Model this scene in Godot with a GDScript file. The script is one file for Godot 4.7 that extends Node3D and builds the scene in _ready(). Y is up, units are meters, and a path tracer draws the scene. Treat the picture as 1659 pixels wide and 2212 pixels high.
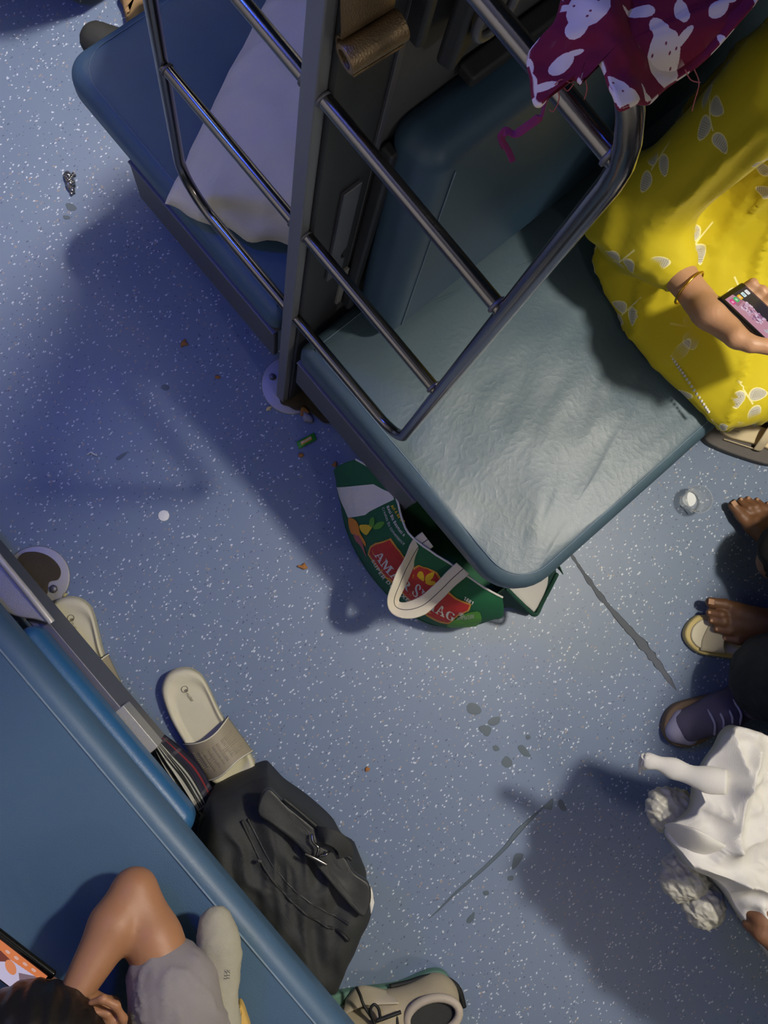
extends Node3D

var M := {}

func _ready() -> void:
	# ---- camera, sky, lamps, exposure ----
	var cam := Camera3D.new()
	cam.name = "camera"
	cam.keep_aspect = Camera3D.KEEP_HEIGHT
	cam.fov = 60.405
	cam.near = 0.02
	cam.transform = Transform3D(Basis(Vector3(0.75307, 0.13884, 0.64313), Vector3(0.63328, 0.11217, -0.76575), Vector3(-0.17846, 0.98394, -0.00346)).orthonormalized(), Vector3(-0.32978, 1.9, 0.32934))
	add_child(cam)
	cam.current = true
	var env := Environment.new()
	env.background_mode = Environment.BG_COLOR
	env.background_color = Color(0.005, 0.006, 0.01)
	env.ambient_light_source = Environment.AMBIENT_SOURCE_DISABLED
	env.tonemap_mode = Environment.TONE_MAPPER_LINEAR
	env.tonemap_exposure = 0.84
	env.sdfgi_enabled = true
	env.ssao_enabled = true
	env.ssil_enabled = true
	var we := WorldEnvironment.new()
	we.name = "world_environment"
	we.environment = env
	add_child(we)
	noise.seed = 7
	noise.noise_type = FastNoiseLite.TYPE_SIMPLEX_SMOOTH
	noise.frequency = 1.0
	noise.fractal_octaves = 3
	materials()
	ceiling_lamp("white ceiling lamp over the bay with the yellow dress", Vector3(0.78, 2.36, 0.85), Vector2(0.15, 0.15), Color(1.0, 0.965, 0.9), 3.75)
	ceiling_lamp("white ceiling lamp over the bay with the pillow", Vector3(0.78, 2.36, -0.8), Vector2(0.15, 0.15), Color(1.0, 0.96, 0.91), 5.6)
	ceiling_lamp("unseen white fill lamp added over the aisle, beyond the side berth child", Vector3(-0.25, 2.36, 2.35), Vector2(0.15, 0.15), Color(1.0, 0.955, 0.91), 0.45)  # added fill lamp: brightens the aisle floor and the side berth
	ceiling_lamp("small blue night lamp over the aisle", Vector3(-0.42, 2.3, -0.8), Vector2(0.16, 0.16), Color(0.2, 0.36, 1.0), 0.45)
	# ---- the coach ----
	shell_of_coach()
	floor_marks()
	# ---- berths, post, ladder ----
	berth_seats()
	partition_post()
	bunk_ladder()
	hinge_bracket()
	side_berth()
	# ---- large things ----
	pillow()
	woman()
	shopping_bag()
	backpack()
	checked_bag()
	slippers()
	white_sheet()
	seated_people()
	child_on_berth()
	hanging_scarf()
	sneakers()
	litter()

func materials() -> void:
	var crumple := ntex(0.02, FastNoiseLite.TYPE_SIMPLEX_SMOOTH, 4, 1024, 3, FastNoiseLite.FRACTAL_RIDGED)
	var grain := ntex(0.09, FastNoiseLite.TYPE_SIMPLEX_SMOOTH, 3, 512, 5)
	var weave := Image.create(256, 256, false, Image.FORMAT_RGB8)
	for y in 256:
		for x in 256:
			var w := 0.5 + 0.25 * sin(x * TAU / 8.0) * (1.0 if (y / 8) % 2 == 0 else -1.0) + 0.25 * sin(y * TAU / 8.0)
			weave.set_pixel(x, y, Color(w, w, w))
	var weave_t := ImageTexture.create_from_image(weave)
	M.weave = weave_t
	M.vinyl = mat(rgb(68, 89, 102), 0.42, 0.0, crumple, 0.024, 2.1)
	M.vinyl_plain = mat(rgb(70, 99, 126), 0.47, 0.0, grain, 0.02, 6.0)
	M.vinyl_lip = mat(rgb(42, 94, 138), 0.4, 0.0, grain, 0.02, 6.0)
	M.stitch = mat(rgb(120, 140, 158), 0.8)
	M.steel = mat(rgb(142, 139, 138), 0.2, 1.0, grain, 0.004, 10.0)
	M.steel_dull = mat(rgb(120, 120, 128), 0.5, 0.75, grain, 0.01, 8.0)
	M.frame_paint = mat(rgb(92, 93, 100), 0.5, 0.2, grain, 0.01, 8.0)
	M.panel_dark = mat(rgb(58, 60, 64), 0.55, 0.3, grain, 0.01, 5.0)
	M.plate = mat(rgb(178, 176, 170), 0.45, 0.5, grain, 0.02, 9.0)
	M.wall = mat(rgb(140, 140, 138), 0.6, 0.0, grain, 0.01, 4.0)
	M.wall_dark = mat(rgb(86, 88, 92), 0.6, 0.0, grain, 0.01, 4.0)
	M.ceiling = mat(rgb(132, 132, 130), 0.7)
	M.rust = mat(rgb(150, 128, 98), 0.45, 0.7, grain, 0.06, 9.0)
	M.dirt = mat(rgb(72, 64, 54), 0.9, 0.0, grain, 0.08, 9.0)
	M.cotton = mat(rgb(206, 204, 199), 0.85, 0.0, weave_t, 0.02, 9.0)
	M.cotton.rim_enabled = true
	M.cotton.rim = 0.2
	M.pillow = mat(rgb(222, 218, 206), 0.85, 0.0, weave_t, 0.02, 9.0)
	M.plastic_film = mat(rgb(176, 174, 163), 0.4)
	M.slipper = mat(rgb(222, 216, 186), 0.55, 0.0, grain, 0.015, 8.0)
	M.strap = mat(rgb(160, 150, 126), 0.55)
	M.strap_edge = mat(rgb(226, 222, 200), 0.5)
	M.black_rubber = mat(rgb(26, 28, 28), 0.6)
	M.ink = mat(rgb(120, 116, 96), 0.7)
	M.black_cloth = mat(rgb(46, 48, 47), 0.75, 0.0, weave_t, 0.03, 12.0)
	M.black_satin = mat(rgb(42, 44, 44), 0.5, 0.0, grain, 0.01, 8.0)
	M.black_trousers = mat(rgb(20, 20, 22), 0.9, 0.0, weave_t, 0.03, 10.0)
	M.grey_trousers = mat(rgb(40, 42, 44), 0.9, 0.0, weave_t, 0.03, 10.0)
	M.tshirt = mat(rgb(140, 134, 134), 0.9, 0.0, weave_t, 0.02, 10.0)
	M.sock = mat(rgb(164, 160, 142), 0.95, 0.0, grain, 0.06, 12.0)
	M.skin = skin(rgb(184, 140, 108))
	M.skin_child = skin(rgb(166, 118, 84))
	M.skin_dark = skin(rgb(118, 82, 56))
	M.nail = mat(rgb(176, 134, 102), 0.45)
	M.hair = mat(rgb(20, 17, 15), 0.45, 0.0, ntex(0.05, FastNoiseLite.TYPE_SIMPLEX_SMOOTH, 2, 256, 9), 0.05, 6.0)
	M.gold = mat(rgb(214, 168, 70), 0.25, 1.0)
	M.black_gloss = mat(rgb(14, 14, 15), 0.2)
	M.green_cloth = mat(rgb(22, 92, 58), 0.7, 0.0, weave_t, 0.03, 14.0)
	M.green_trim = mat(rgb(16, 62, 48), 0.75)
	M.red_print = mat(rgb(186, 44, 40), 0.6)
	M.gold_print = mat(rgb(214, 150, 60), 0.6)
	M.white_print = mat(rgb(216, 214, 208), 0.7)
	M.webbing = mat(rgb(214, 206, 186), 0.85, 0.0, weave_t, 0.05, 16.0)
	M.yellow_print = mat(rgb(232, 190, 30), 0.6)
	M.orange_print = mat(rgb(226, 140, 40), 0.6)
	M.leaf_print = mat(rgb(84, 150, 50), 0.6)
	M.dark_thread = mat(rgb(60, 62, 70), 0.9)
	M.crumb = mat(rgb(168, 116, 66), 0.9)
	M.clear = mat(Color(0.92, 0.95, 0.97, 0.16), 0.04)
	M.clear.transparency = BaseMaterial3D.TRANSPARENCY_ALPHA
	M.kurta = kurta_material()

func skin(c: Color) -> StandardMaterial3D:
	var m := mat(c, 0.5, 0.0, ntex(0.12, FastNoiseLite.TYPE_CELLULAR, 2, 256, 21), 0.008, 14.0)
	m.subsurf_scatter_enabled = true
	m.subsurf_scatter_strength = 0.12
	return m

func kurta_material() -> StandardMaterial3D:
	var img := Image.create(1024, 1024, false, Image.FORMAT_RGB8)
	img.fill(rgb(198, 180, 12))
	var r := RandomNumberGenerator.new()
	r.seed = 4
	var silver := rgb(192, 188, 172)
	var line := rgb(236, 226, 160)
	for s in [Vector2(150, 180), Vector2(520, 90), Vector2(860, 250), Vector2(330, 450), Vector2(680, 520), Vector2(960, 640), Vector2(160, 760), Vector2(500, 830), Vector2(800, 900)]:
		var a := r.randf() * TAU
		var d := Vector2.from_angle(a)
		iline(img, s - d * 70, s + d * 60, 7, line)
		for l in [[-30.0, 1.0, 52.0], [10.0, -1.0, 60.0], [60.0, 0.2, 56.0]]:
			var q: Vector2 = d.rotated(l[1] * 0.9)
			var c: Vector2 = s + d * l[0] + q * 48
			for pass_ in 2:
				var p := []
				var sc: float = 1.0 if pass_ == 0 else 0.86
				for i in 20:
					var t := TAU * i / 20
					p.append(c + (q * cos(t) * l[2] * 0.72 + q.orthogonal() * sin(t) * 27.0 * (1.0 - 0.35 * cos(t))) * sc)
				ipoly(img, p, line if pass_ == 0 else silver)
			for h in 7:
				var o := -24.0 + h * 8
				iline(img, c + q * o - q.orthogonal() * 14, c + q * (o + 9) + q.orthogonal() * 14, 1.6, rgb(136, 128, 104))
	var m := textured(img, 0.8, 0.4)
	m.heightmap_enabled = true
	m.uv1_triplanar_sharpness = 12.0
	m.heightmap_texture = M.weave
	m.heightmap_scale = 0.01
	m.rim_enabled = true
	m.rim = 0.15
	return m

func ceiling_lamp(label: String, at: Vector3, size: Vector2, c: Color, energy: float) -> void:
	var t := thing("ceiling_lamp", label, "lamp", at)
	var b := Buf.new()
	b.rbox(Vector3(size.x + 0.05, 0.05, size.y + 0.05), 0.015, 3, Transform3D(Basis(), at + Vector3(0, 0.035, 0)))
	obj("housing", b, M.steel_dull, t)
	var g := Buf.new()
	g.rbox(Vector3(size.x, 0.012, size.y), 0.004, 2, Transform3D(Basis(), at + Vector3(0, 0.008, 0)))
	var e := mat(c, 0.4)
	e.emission_enabled = true
	e.emission = c
	e.emission_energy_multiplier = 3.0 if c.r > 0.5 else 22.0
	obj("lamp_panel", g, e, t)
	var l := OmniLight3D.new()
	l.name = "lamp_light"
	l.light_size = size.x * 0.5
	l.light_color = c
	l.light_energy = energy
	l.omni_range = 9.0
	l.omni_attenuation = 2.0
	l.shadow_enabled = true
	l.position = Vector3(0, -0.085, 0)
	t.add_child(l)

func boxed(lo: Vector3, hi: Vector3, r := 0.004) -> Buf:
	var b := Buf.new()
	b.rbox(hi - lo, r, 2, Transform3D(Basis(), (lo + hi) * 0.5))
	return b

func shell_of_coach() -> void:
	var img := Image.create(2048, 2048, false, Image.FORMAT_RGB8)
	img.fill(rgb(114, 132, 159))
	var r := RandomNumberGenerator.new()
	r.seed = 11
	for i in 13000:
		var p := Vector2(r.randf(), r.randf()) * 2048
		var k := r.randf()
		var c := rgb(204, 212, 222) if k < 0.5 else (rgb(160, 148, 142) if k < 0.68 else rgb(86, 98, 124))
		var s := r.randf_range(1.1, 2.7) if k < 0.72 else r.randf_range(1.0, 2.0)
		iblob(img, p, s * r.randf_range(1.3, 2.2), s, r.randf_range(-0.7, 0.5), c, 7)
	M.floor = textured(img, 0.42, 1.4)
	M.floor.heightmap_enabled = true
	M.floor.heightmap_texture = ntex(0.06, FastNoiseLite.TYPE_SIMPLEX_SMOOTH, 3, 512, 8)
	M.floor.heightmap_scale = 0.015
	struct("floor", boxed(Vector3(-1.35, -0.06, -2.7), Vector3(2.0, 0, 2.9), 0.001), M.floor)
	struct("ceiling", boxed(Vector3(-1.35, 2.42, -2.7), Vector3(2.0, 2.48, 2.9)), M.ceiling)
	struct("wall_aisle", boxed(Vector3(-1.4, -0.06, -2.7), Vector3(-1.35, 2.48, 2.9)), M.wall)
	struct("wall_window", boxed(Vector3(2.0, -0.06, -2.7), Vector3(2.05, 2.48, 2.9)), M.wall)
	struct("wall_front", boxed(Vector3(-1.4, -0.06, -2.75), Vector3(2.05, 2.48, -2.7)), M.wall)
	struct("wall_rear", boxed(Vector3(-1.4, -0.06, 2.9), Vector3(2.05, 2.48, 2.95)), M.wall)
	struct("wall_partition", boxed(Vector3(0.1, 0.0, -0.014), Vector3(2.0, 2.42, 0.014), 0.002), M.wall_dark)
	struct("wall_partition_far", boxed(Vector3(0.1, 0.0, 1.74), Vector3(2.0, 2.42, 1.77), 0.002), M.wall_dark)
	struct("wall_partition_near", boxed(Vector3(0.1, 0.0, -1.77), Vector3(2.0, 2.42, -1.74), 0.002), M.wall_dark)
	var bl := Buf.new()  # unseen cloth added to keep the lamp off the pillow seat
	bl.shell(24, 12, func(u: float, v: float):
		return Vector3(0.42 - 0.12 * v + 1.0 * u, 1.83 - 0.86 * v, -0.665 - 0.02 * sin(u * 30.0) * v), 0.006)
	single("added_blanket", bl, mat(rgb(120, 104, 96), 0.95), "brown cloth added out of the frame to shade the seat under the pillow", "added_blanket")
	var su := thing("added_suitcase", "dark case added beyond the pillow seat to shade the floor, mostly out of the frame", "added_suitcase", Vector3(0.34, 0, -1.04))  # added for the shadow it throws on the floor beyond the seat
	bl = Buf.new()
	bl.rbox(Vector3(0.3, 0.54, 0.24), 0.05, 5, Transform3D(Basis(), Vector3(0.345, 0.31, -1.06)))
	obj("body", bl, M.black_satin, su)
	# upper berths: they shade the seat backs from the lamps between them
	for z in [[0.03, 0.63], [1.14, 1.72], [-0.65, -0.03], [-1.72, -1.14]]:
		struct("trim_upper_berth", boxed(Vector3(0.02, 1.72, z[0]), Vector3(1.98, 1.8, z[1]), 0.02), M.vinyl_plain)

func floor_marks() -> void:
	var fl: Node3D = get_node("floor")
	var wet := mat(rgb(82, 98, 110), 0.45)
	var scuff := mat(rgb(92, 98, 108), 0.75)
	var shapes := [
		[Vector2(-0.1207, 0.7734), Vector2(-0.1084, 0.775), Vector2(-0.0999, 0.7904), Vector2(-0.1038, 0.8041), Vector2(-0.116, 0.8025), Vector2(-0.1273, 0.7873)],
		[Vector2(-0.1045, 0.8284), Vector2(-0.0899, 0.8321), Vector2(-0.0805, 0.8404), Vector2(-0.0906, 0.8486), Vector2(-0.1046, 0.8442), Vector2(-0.1097, 0.8344)],
		[Vector2(-0.1305, 0.8252), Vector2(-0.1164, 0.8311), Vector2(-0.1103, 0.8444), Vector2(-0.1217, 0.8527), Vector2(-0.1311, 0.8509), Vector2(-0.133, 0.8374)],
		[Vector2(-0.0935, 0.9146), Vector2(-0.0815, 0.9199), Vector2(-0.0824, 0.9429), Vector2(-0.0848, 0.9487), Vector2(-0.0959, 0.9361)],
		[Vector2(-0.1371, 0.9124), Vector2(-0.1244, 0.912), Vector2(-0.1222, 0.9283), Vector2(-0.1309, 0.935), Vector2(-0.1413, 0.9296), Vector2(-0.1431, 0.9176)],
		[Vector2(-0.1339, 0.8759), Vector2(-0.1255, 0.8821), Vector2(-0.1275, 0.8921), Vector2(-0.1373, 0.886)],
		[Vector2(-0.0631, 0.9086), Vector2(-0.0562, 0.9134), Vector2(-0.0592, 0.9199), Vector2(-0.0668, 0.9159)],
		[Vector2(-0.1029, 1.0615), Vector2(-0.0934, 1.0634), Vector2(-0.0986, 1.0864), Vector2(-0.1074, 1.0837), Vector2(-0.1083, 1.0723)],
		[Vector2(-0.1346, 1.0485), Vector2(-0.1062, 1.0479), Vector2(-0.1233, 1.064), Vector2(-0.1326, 1.0556)],
		[Vector2(-0.2471, 1.0789), Vector2(-0.2329, 1.0907), Vector2(-0.2442, 1.0972), Vector2(-0.2661, 1.1004), Vector2(-0.2694, 1.0948)],
		[Vector2(-0.2887, 1.1028), Vector2(-0.2792, 1.109), Vector2(-0.2849, 1.1154), Vector2(-0.293, 1.1092)],
		[Vector2(-0.409, 1.1067), Vector2(-0.3901, 1.1064), Vector2(-0.3975, 1.1148), Vector2(-0.4107, 1.1178), Vector2(-0.4153, 1.1109)],
		[Vector2(-0.3481, 1.089), Vector2(-0.3395, 1.0945), Vector2(-0.343, 1.1015), Vector2(-0.3516, 1.096)],
		[Vector2(-0.0854, -0.621), Vector2(-0.0746, -0.6129), Vector2(-0.0733, -0.5989), Vector2(-0.0834, -0.5985), Vector2(-0.0901, -0.6088)],
		[Vector2(-0.3531, -0.1169), Vector2(-0.3324, -0.1154), Vector2(-0.3292, -0.1103), Vector2(-0.3497, -0.109)],
		[Vector2(-0.1069, -0.603), Vector2(-0.0977, -0.5961), Vector2(-0.0985, -0.5888), Vector2(-0.109, -0.5941)],
		[Vector2(-0.1815, -0.1804), Vector2(-0.1713, -0.1775), Vector2(-0.169, -0.1679), Vector2(-0.1766, -0.1648), Vector2(-0.1836, -0.1716)]]
	for s in shapes:
		var o := smooth(s, 4)
		var b := Buf.new()
		b.slab(o, -0.0002, 0.0006, 0.0005, null, 2, 2)
		obj("wet_spot", b, wet, fl)
	var tr := [Vector3(-0.4713, 0, 1.0495), Vector3(-0.4465, 0, 1.0511), Vector3(-0.3928, 0, 1.0501), Vector3(-0.3224, 0, 1.0536), Vector3(-0.2548, 0, 1.0537), Vector3(-0.2087, 0, 1.0478), Vector3(-0.1467, 0, 1.048), Vector3(-0.1103, 0, 1.0494)]
	var b := Buf.new()
	var wid := [0.0005, 0.0016, 0.0028, 0.0035, 0.0042, 0.0058, 0.0022, 0.001]
	b.tube(smooth(tr, 4, false), func(t: float): return along_f(wid, t), 8, false, Vector2(1, 0.12))
	obj("wet_streak", b, wet, fl)
	b = Buf.new()
	var se := smooth([Vector3(0.2805, 0, 0.6768), Vector3(0.2741, 0, 0.7326), Vector3(0.2694, 0, 0.7994), Vector3(0.2699, 0, 0.8719), Vector3(0.2724, 0, 0.9421), Vector3(0.2701, 0, 1.0013), Vector3(0.2646, 0, 1.0673)], 6, false)
	b.tube(se, func(t: float): return (0.0035 + 0.007 * t) * (1.0 + 0.9 * nz(Vector3(t * 30.0, 1, 2), 1.3)) * minf(1.0, (1.0 - t) * 6.0 + 0.05), 8, false, Vector2(1, 0.03))
	obj("dirty_seam", b, scuff, fl)

func along_f(a: Array, t: float) -> float:
	var x := clampf(t, 0, 1) * (a.size() - 1)
	var i := mini(int(x), a.size() - 2)
	return lerpf(a[i], a[i + 1], x - i)

func rrect(x0: float, x1: float, z0: float, z1: float, rs: Array, seg := 7, sub := 10) -> Array:
	var o := []
	var cs := [Vector2(x0, z0), Vector2(x1, z0), Vector2(x1, z1), Vector2(x0, z1)]
	var sg := [Vector2(1, 1), Vector2(-1, 1), Vector2(-1, -1), Vector2(1, -1)]
	var st := [PI, PI * 1.5, 0.0, PI * 0.5]
	for i in 4:
		var c: Vector2 = cs[i] + sg[i] * rs[i]
		for k in seg + 1:
			var a: float = st[i] + PI * 0.5 * k / seg
			o.append(c + Vector2(cos(a), sin(a)) * rs[i])
		var nxt: int = (i + 1) % 4
		var e: Vector2 = cs[nxt] + sg[nxt] * rs[nxt] + Vector2.from_angle(st[i] + PI * 0.5) * rs[nxt]
		var f: Vector2 = o[o.size() - 1]
		for k in range(1, sub):
			o.append(f.lerp(e, float(k) / sub))
	return o

func seat(label: String, z0: float, z1: float, front: bool, at: Vector3, wrinkled: bool) -> void:
	var t := thing("lower_berth", label, "seat", at, "")
	var o := rrect(0.0, 1.9, z0, z1, [0.02, 0.02, 0.02, 0.085] if front else [0.05, 0.02, 0.02, 0.02], 9, 24)
	var b := Buf.new()
	b.slab(o, 0.375, 0.45, 0.026, func(p: Vector2):
		var q := Vector3(p.x, 0.3, p.y)
		return 0.003 * nz(q, 5.0) + (0.005 * maxf(0.0, crease(q, 4.5) - 0.5) * smoothstep(0.12, 0.4, p.y) if wrinkled else 0.0), 26, 6)
	var cushion := obj("cushion", b, M.vinyl if wrinkled else M.vinyl_plain, t)
	b = Buf.new()
	var pipe := []
	for p in rrect(0.022, 1.88, z0 + 0.02, z1 - 0.02, [0.02, 0.02, 0.02, 0.07] if front else [0.06, 0.02, 0.02, 0.02], 9, 24):
		pipe.append(Vector3(p.x, 0.4505, p.y))
	b.tube(pipe, 0.0007, 6, true)
	obj("stitching", b, M.stitch, cushion)
	# the steel frame under the cushion, its end towards the aisle
	b = Buf.new()
	var e0 := z0 + 0.004 if front else z0 + 0.17
	var e1 := z1 - 0.245 if front else z1 - 0.004
	b.rbox(Vector3(0.012, 0.14, e1 - e0), 0.004, 2, Transform3D(Basis(Vector3.BACK, 0.02), Vector3(0.008, 0.302, (e0 + e1) * 0.5)))
	obj("frame", b, M.frame_paint, t)
	b = Buf.new()
	b.rbox(Vector3(0.03, 0.004, e1 - e0), 0.0015, 2, Transform3D(Basis(), Vector3(0.014, 0.3725, (e0 + e1) * 0.5)))
	obj("frame_edge", b, M.steel_dull, t)
	b = Buf.new()
	b.rbox(Vector3(1.82, 0.06, z1 - z0 - 0.1), 0.006, 2, Transform3D(Basis(), Vector3(0.97, 0.345, (z0 + z1) * 0.5)))
	obj("underframe", b, M.panel_dark, t)

func berth_seats() -> void:
	seat("blue vinyl berth seat with a creased top, in front of the yellow dress", 0.028, 0.603, true, Vector3(0.9, 0, 0.3), true)
	seat("blue vinyl berth seat under the white pillow", -0.603, -0.028, false, Vector3(0.9, 0, -0.3), false)
	seat("blue berth seat under the crumpled white sheet", 1.13, 1.7, false, Vector3(0.9, 0, 1.4), false)
	seat("far berth seat beyond the pillow, mostly out of view", -1.7, -1.13, true, Vector3(0.9, 0, -1.4), false)
	# folded middle berth that serves as the seat back
	var t := thing("folded_berth", "blue padded berth folded down as the back of the creased seat, shade put into its colour", "berth", Vector3(1.0, 0.47, 0.04))
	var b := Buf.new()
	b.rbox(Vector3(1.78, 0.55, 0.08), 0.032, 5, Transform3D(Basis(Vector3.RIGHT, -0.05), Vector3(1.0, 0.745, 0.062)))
	var pad := obj("pad", b, mat(rgb(56, 82, 106), 0.47), t)  # same vinyl as the seats, its colour darkened to stand for shade
	b = Buf.new()
	b.tube([Vector3(0.15, 0.5, 0.1155), Vector3(0.15, 0.7, 0.105), Vector3(0.15, 0.98, 0.0915)], 0.0012, 6)
	obj("seam", b, M.stitch, pad)
	b = Buf.new()
	b.rbox(Vector3(1.7, 0.02, 0.025), 0.005, 2, Transform3D(Basis(), Vector3(1.05, 1.035, 0.03)))
	obj("top_rail", b, M.panel_dark, t)
	b = Buf.new()
	b.rbox(Vector3(0.014, 0.5, 0.02), 0.004, 2, Transform3D(Basis(), Vector3(0.108, 0.73, 0.027)))
	obj("end_rail", b, M.panel_dark, t)

func partition_post() -> void:
	var c := Vector3(0.0391, 0, -0.0081)
	var t := thing("partition_post", "grey steel post standing between the two berth seats", "post", Vector3(0.03, 0, 0))
	obj("flange", boxed(Vector3(-0.003, 0.002, -0.011), Vector3(0.012, 2.42, 0.011), 0.002), mat(rgb(128, 130, 136), 0.45, 0.3), t)
	obj("column", boxed(Vector3(0.012, 0.002, -0.016), Vector3(0.098, 2.42, 0.0165), 0.003), M.panel_dark, t)
	# flanged plates on the side of the column
	var b := Buf.new()
	b.prism([Vector2(0.05, 0.66), Vector2(0.078, 0.66), Vector2(0.078, 0.71), Vector2(0.07, 0.72), Vector2(0.07, 0.735), Vector2(0.078, 0.75), Vector2(0.078, 0.93), Vector2(0.05, 0.93)], 0.006, 0.001, Transform3D(Basis(), Vector3(0, 0, 0.0165)))
	obj("latch_plate", b, M.steel_dull, t, "notched grey latch plate")
	obj("cover_strip", boxed(Vector3(0.086, 0.5, 0.0165), Vector3(0.097, 0.64, 0.022), 0.001), M.plate, t)
	obj("cover_strip", boxed(Vector3(0.088, 0.98, 0.0165), Vector3(0.096, 1.5, 0.021), 0.001), M.steel_dull, t)
	b = Buf.new()
	b.lathe([Vector2(0.0005, 0), Vector2(0.065, 0), Vector2(0.066, 0.002), Vector2(0.064, 0.0045), Vector2(0.03, 0.006), Vector2(0.0005, 0.006)], Transform3D(Basis(), c), 40)
	obj("base_plate", b, M.plate, t)
	var q := Vector3(0.0165, 0, -0.0473)
	b = Buf.new()
	b.lathe([Vector2(0.0005, 0.004), Vector2(0.0075, 0.004), Vector2(0.0075, 0.012), Vector2(0.006, 0.014), Vector2(0.0005, 0.0145)], Transform3D(Basis(), q), 6)
	obj("bolt", b, M.steel_dull, t)
	b = Buf.new()
	var dome_o := smooth([Vector2(-0.0041, 0.0027), Vector2(0.0525, -0.04), Vector2(0.0831, -0.0292), Vector2(0.0748, 0.0442), Vector2(0.0619, 0.1072), Vector2(0.0393, 0.1023), Vector2(0.0306, 0.0621), Vector2(0.0098, 0.0428), Vector2(0.0024, 0.0264)], 4)
	b.slab(dome_o, 0.0061, 0.0085, 0.001, func(p: Vector2): return 0.002 * nz(Vector3(p.x, 0, p.y), 60.0), 4, 2)
	obj("grime", b, M.dirt, t)

func bunk_ladder() -> void:
	var t := thing("bunk_ladder", "shiny steel tube ladder with steps on both sides of the post", "ladder", Vector3(0, 0.55, 0))
	var ys := [0.5526, 0.8606, 1.1548, 1.4198]
	var L := 0.2646
	for s in [1.0, -1.0]:
		var p := [Vector3(0.0065, ys[0], 0.011 * s)]
		p.append(Vector3(0.0065, ys[0], 0.12 * s))
		var r := 0.05 if s > 0 else 0.075
		for k in 10:
			var a := PI * 0.5 * k / 9
			p.append(Vector3(0.0065, ys[0] + r * (1 - cos(a)), (L - r + r * sin(a)) * s))
		p.append(Vector3(0.0065, 1.0, L * s))
		p.append(Vector3(0.0065, 1.36, L * s))
		for k in 9:
			var a := PI * 0.5 * k / 8
			p.append(Vector3(0.0065, 1.4 + 0.1 * sin(a), (L - 0.1 * (1 - cos(a))) * s))
		p.append(Vector3(0.0065, 1.5, 0.011 * s))
		var b := Buf.new()
		b.tube(p, 0.0085, 18)
		obj("side_rail", b, M.steel, t)
		for k in [1, 2, 3]:
			b = Buf.new()
			b.tube([Vector3(0.0065, ys[k], 0.011 * s), Vector3(0.0065, ys[k], 0.14 * s), Vector3(0.0065, ys[k], (L - 0.004) * s)], 0.0078, 18)
			var g := obj("rung", b, M.steel, t)
			for e in [0.0125, L - 0.0105]:
				b = Buf.new()
				var ring := []
				for i in 14:
					var a := TAU * i / 14
					ring.append(Vector3(0.0065 + cos(a) * 0.0078, ys[k] + sin(a) * 0.0078, e * s))
				b.tube(ring, 0.0022, 6, true)
				obj("weld", b, M.steel_dull, g)

func hinge_bracket() -> void:
	var c := Vector3(0.0322, 1.24, 0.0342)
	var t := thing("tube_bracket", "worn brassy bracket with an open tube end, beside the post", "hinge", c)
	var ax := Vector3(1, 0.12, 0.12).normalized()
	var px := Vector3.FORWARD.cross(ax).cross(ax).normalized() * -1.0
	var xf := Transform3D(Basis(px, ax.cross(px).normalized(), ax), c)
	var b := Buf.new()
	# open tube
	var pr := [Vector2(0.0085, -0.028), Vector2(0.0125, -0.028), Vector2(0.013, -0.0265), Vector2(0.013, 0.027), Vector2(0.0122, 0.028), Vector2(0.0088, 0.028), Vector2(0.0082, 0.027), Vector2(0.0082, -0.027), Vector2(0.0085, -0.028)]
	b.lathe(pr, Transform3D(Basis(xf.basis.x, xf.basis.z, -xf.basis.y), c), 26)
	obj("tube", b, M.rust, t)
	b = Buf.new()
	# strap that wraps the tube and runs up beside it
	b.shell(18, 3, func(u: float, w: float):
		var a: float = lerpf(-2.2, 1.1, clampf(u * 1.6, 0, 1))
		var q := Vector3(cos(a) * 0.0155, sin(a) * 0.0155, (w - 0.5) * 0.05)
		var w2 := c + xf.basis * q
		if u > 0.625:
			w2 += Vector3(0.0, 0.07, -0.012) * (u - 0.625) * 2.6
		return w2, 0.0025)
	obj("strap", b, M.rust, t)
	b = Buf.new()
	b.rbox(Vector3(0.012, 0.17, 0.05), 0.004, 3, Transform3D(Basis(), c + Vector3(0.062, 0.03, -0.02)))
	b.rbox(Vector3(0.06, 0.03, 0.03), 0.006, 3, Transform3D(Basis(), c + Vector3(0.03, 0.06, -0.02)))
	obj("mount", b, M.panel_dark, t)
	var h := thing("steel_bracket", "dark folded steel bracket with a loop beyond the brassy tube bracket", "bracket", c + Vector3(0.1, 0, 0))
	b = Buf.new()
	b.rbox(Vector3(0.07, 0.12, 0.02), 0.006, 3, Transform3D(Basis(Vector3.UP, 0.3), c + Vector3(0.13, -0.05, 0.0)))
	obj("plate", b, M.panel_dark, h)
	b = Buf.new()
	var ring := []
	for i in 20:
		ring.append(c + Vector3(0.13 + 0.022 * cos(TAU * i / 20), -0.04 + 0.03 * sin(TAU * i / 20), 0.024))
	b.tube(ring, 0.005, 8, true)
	obj("loop", b, M.steel_dull, h)

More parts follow.
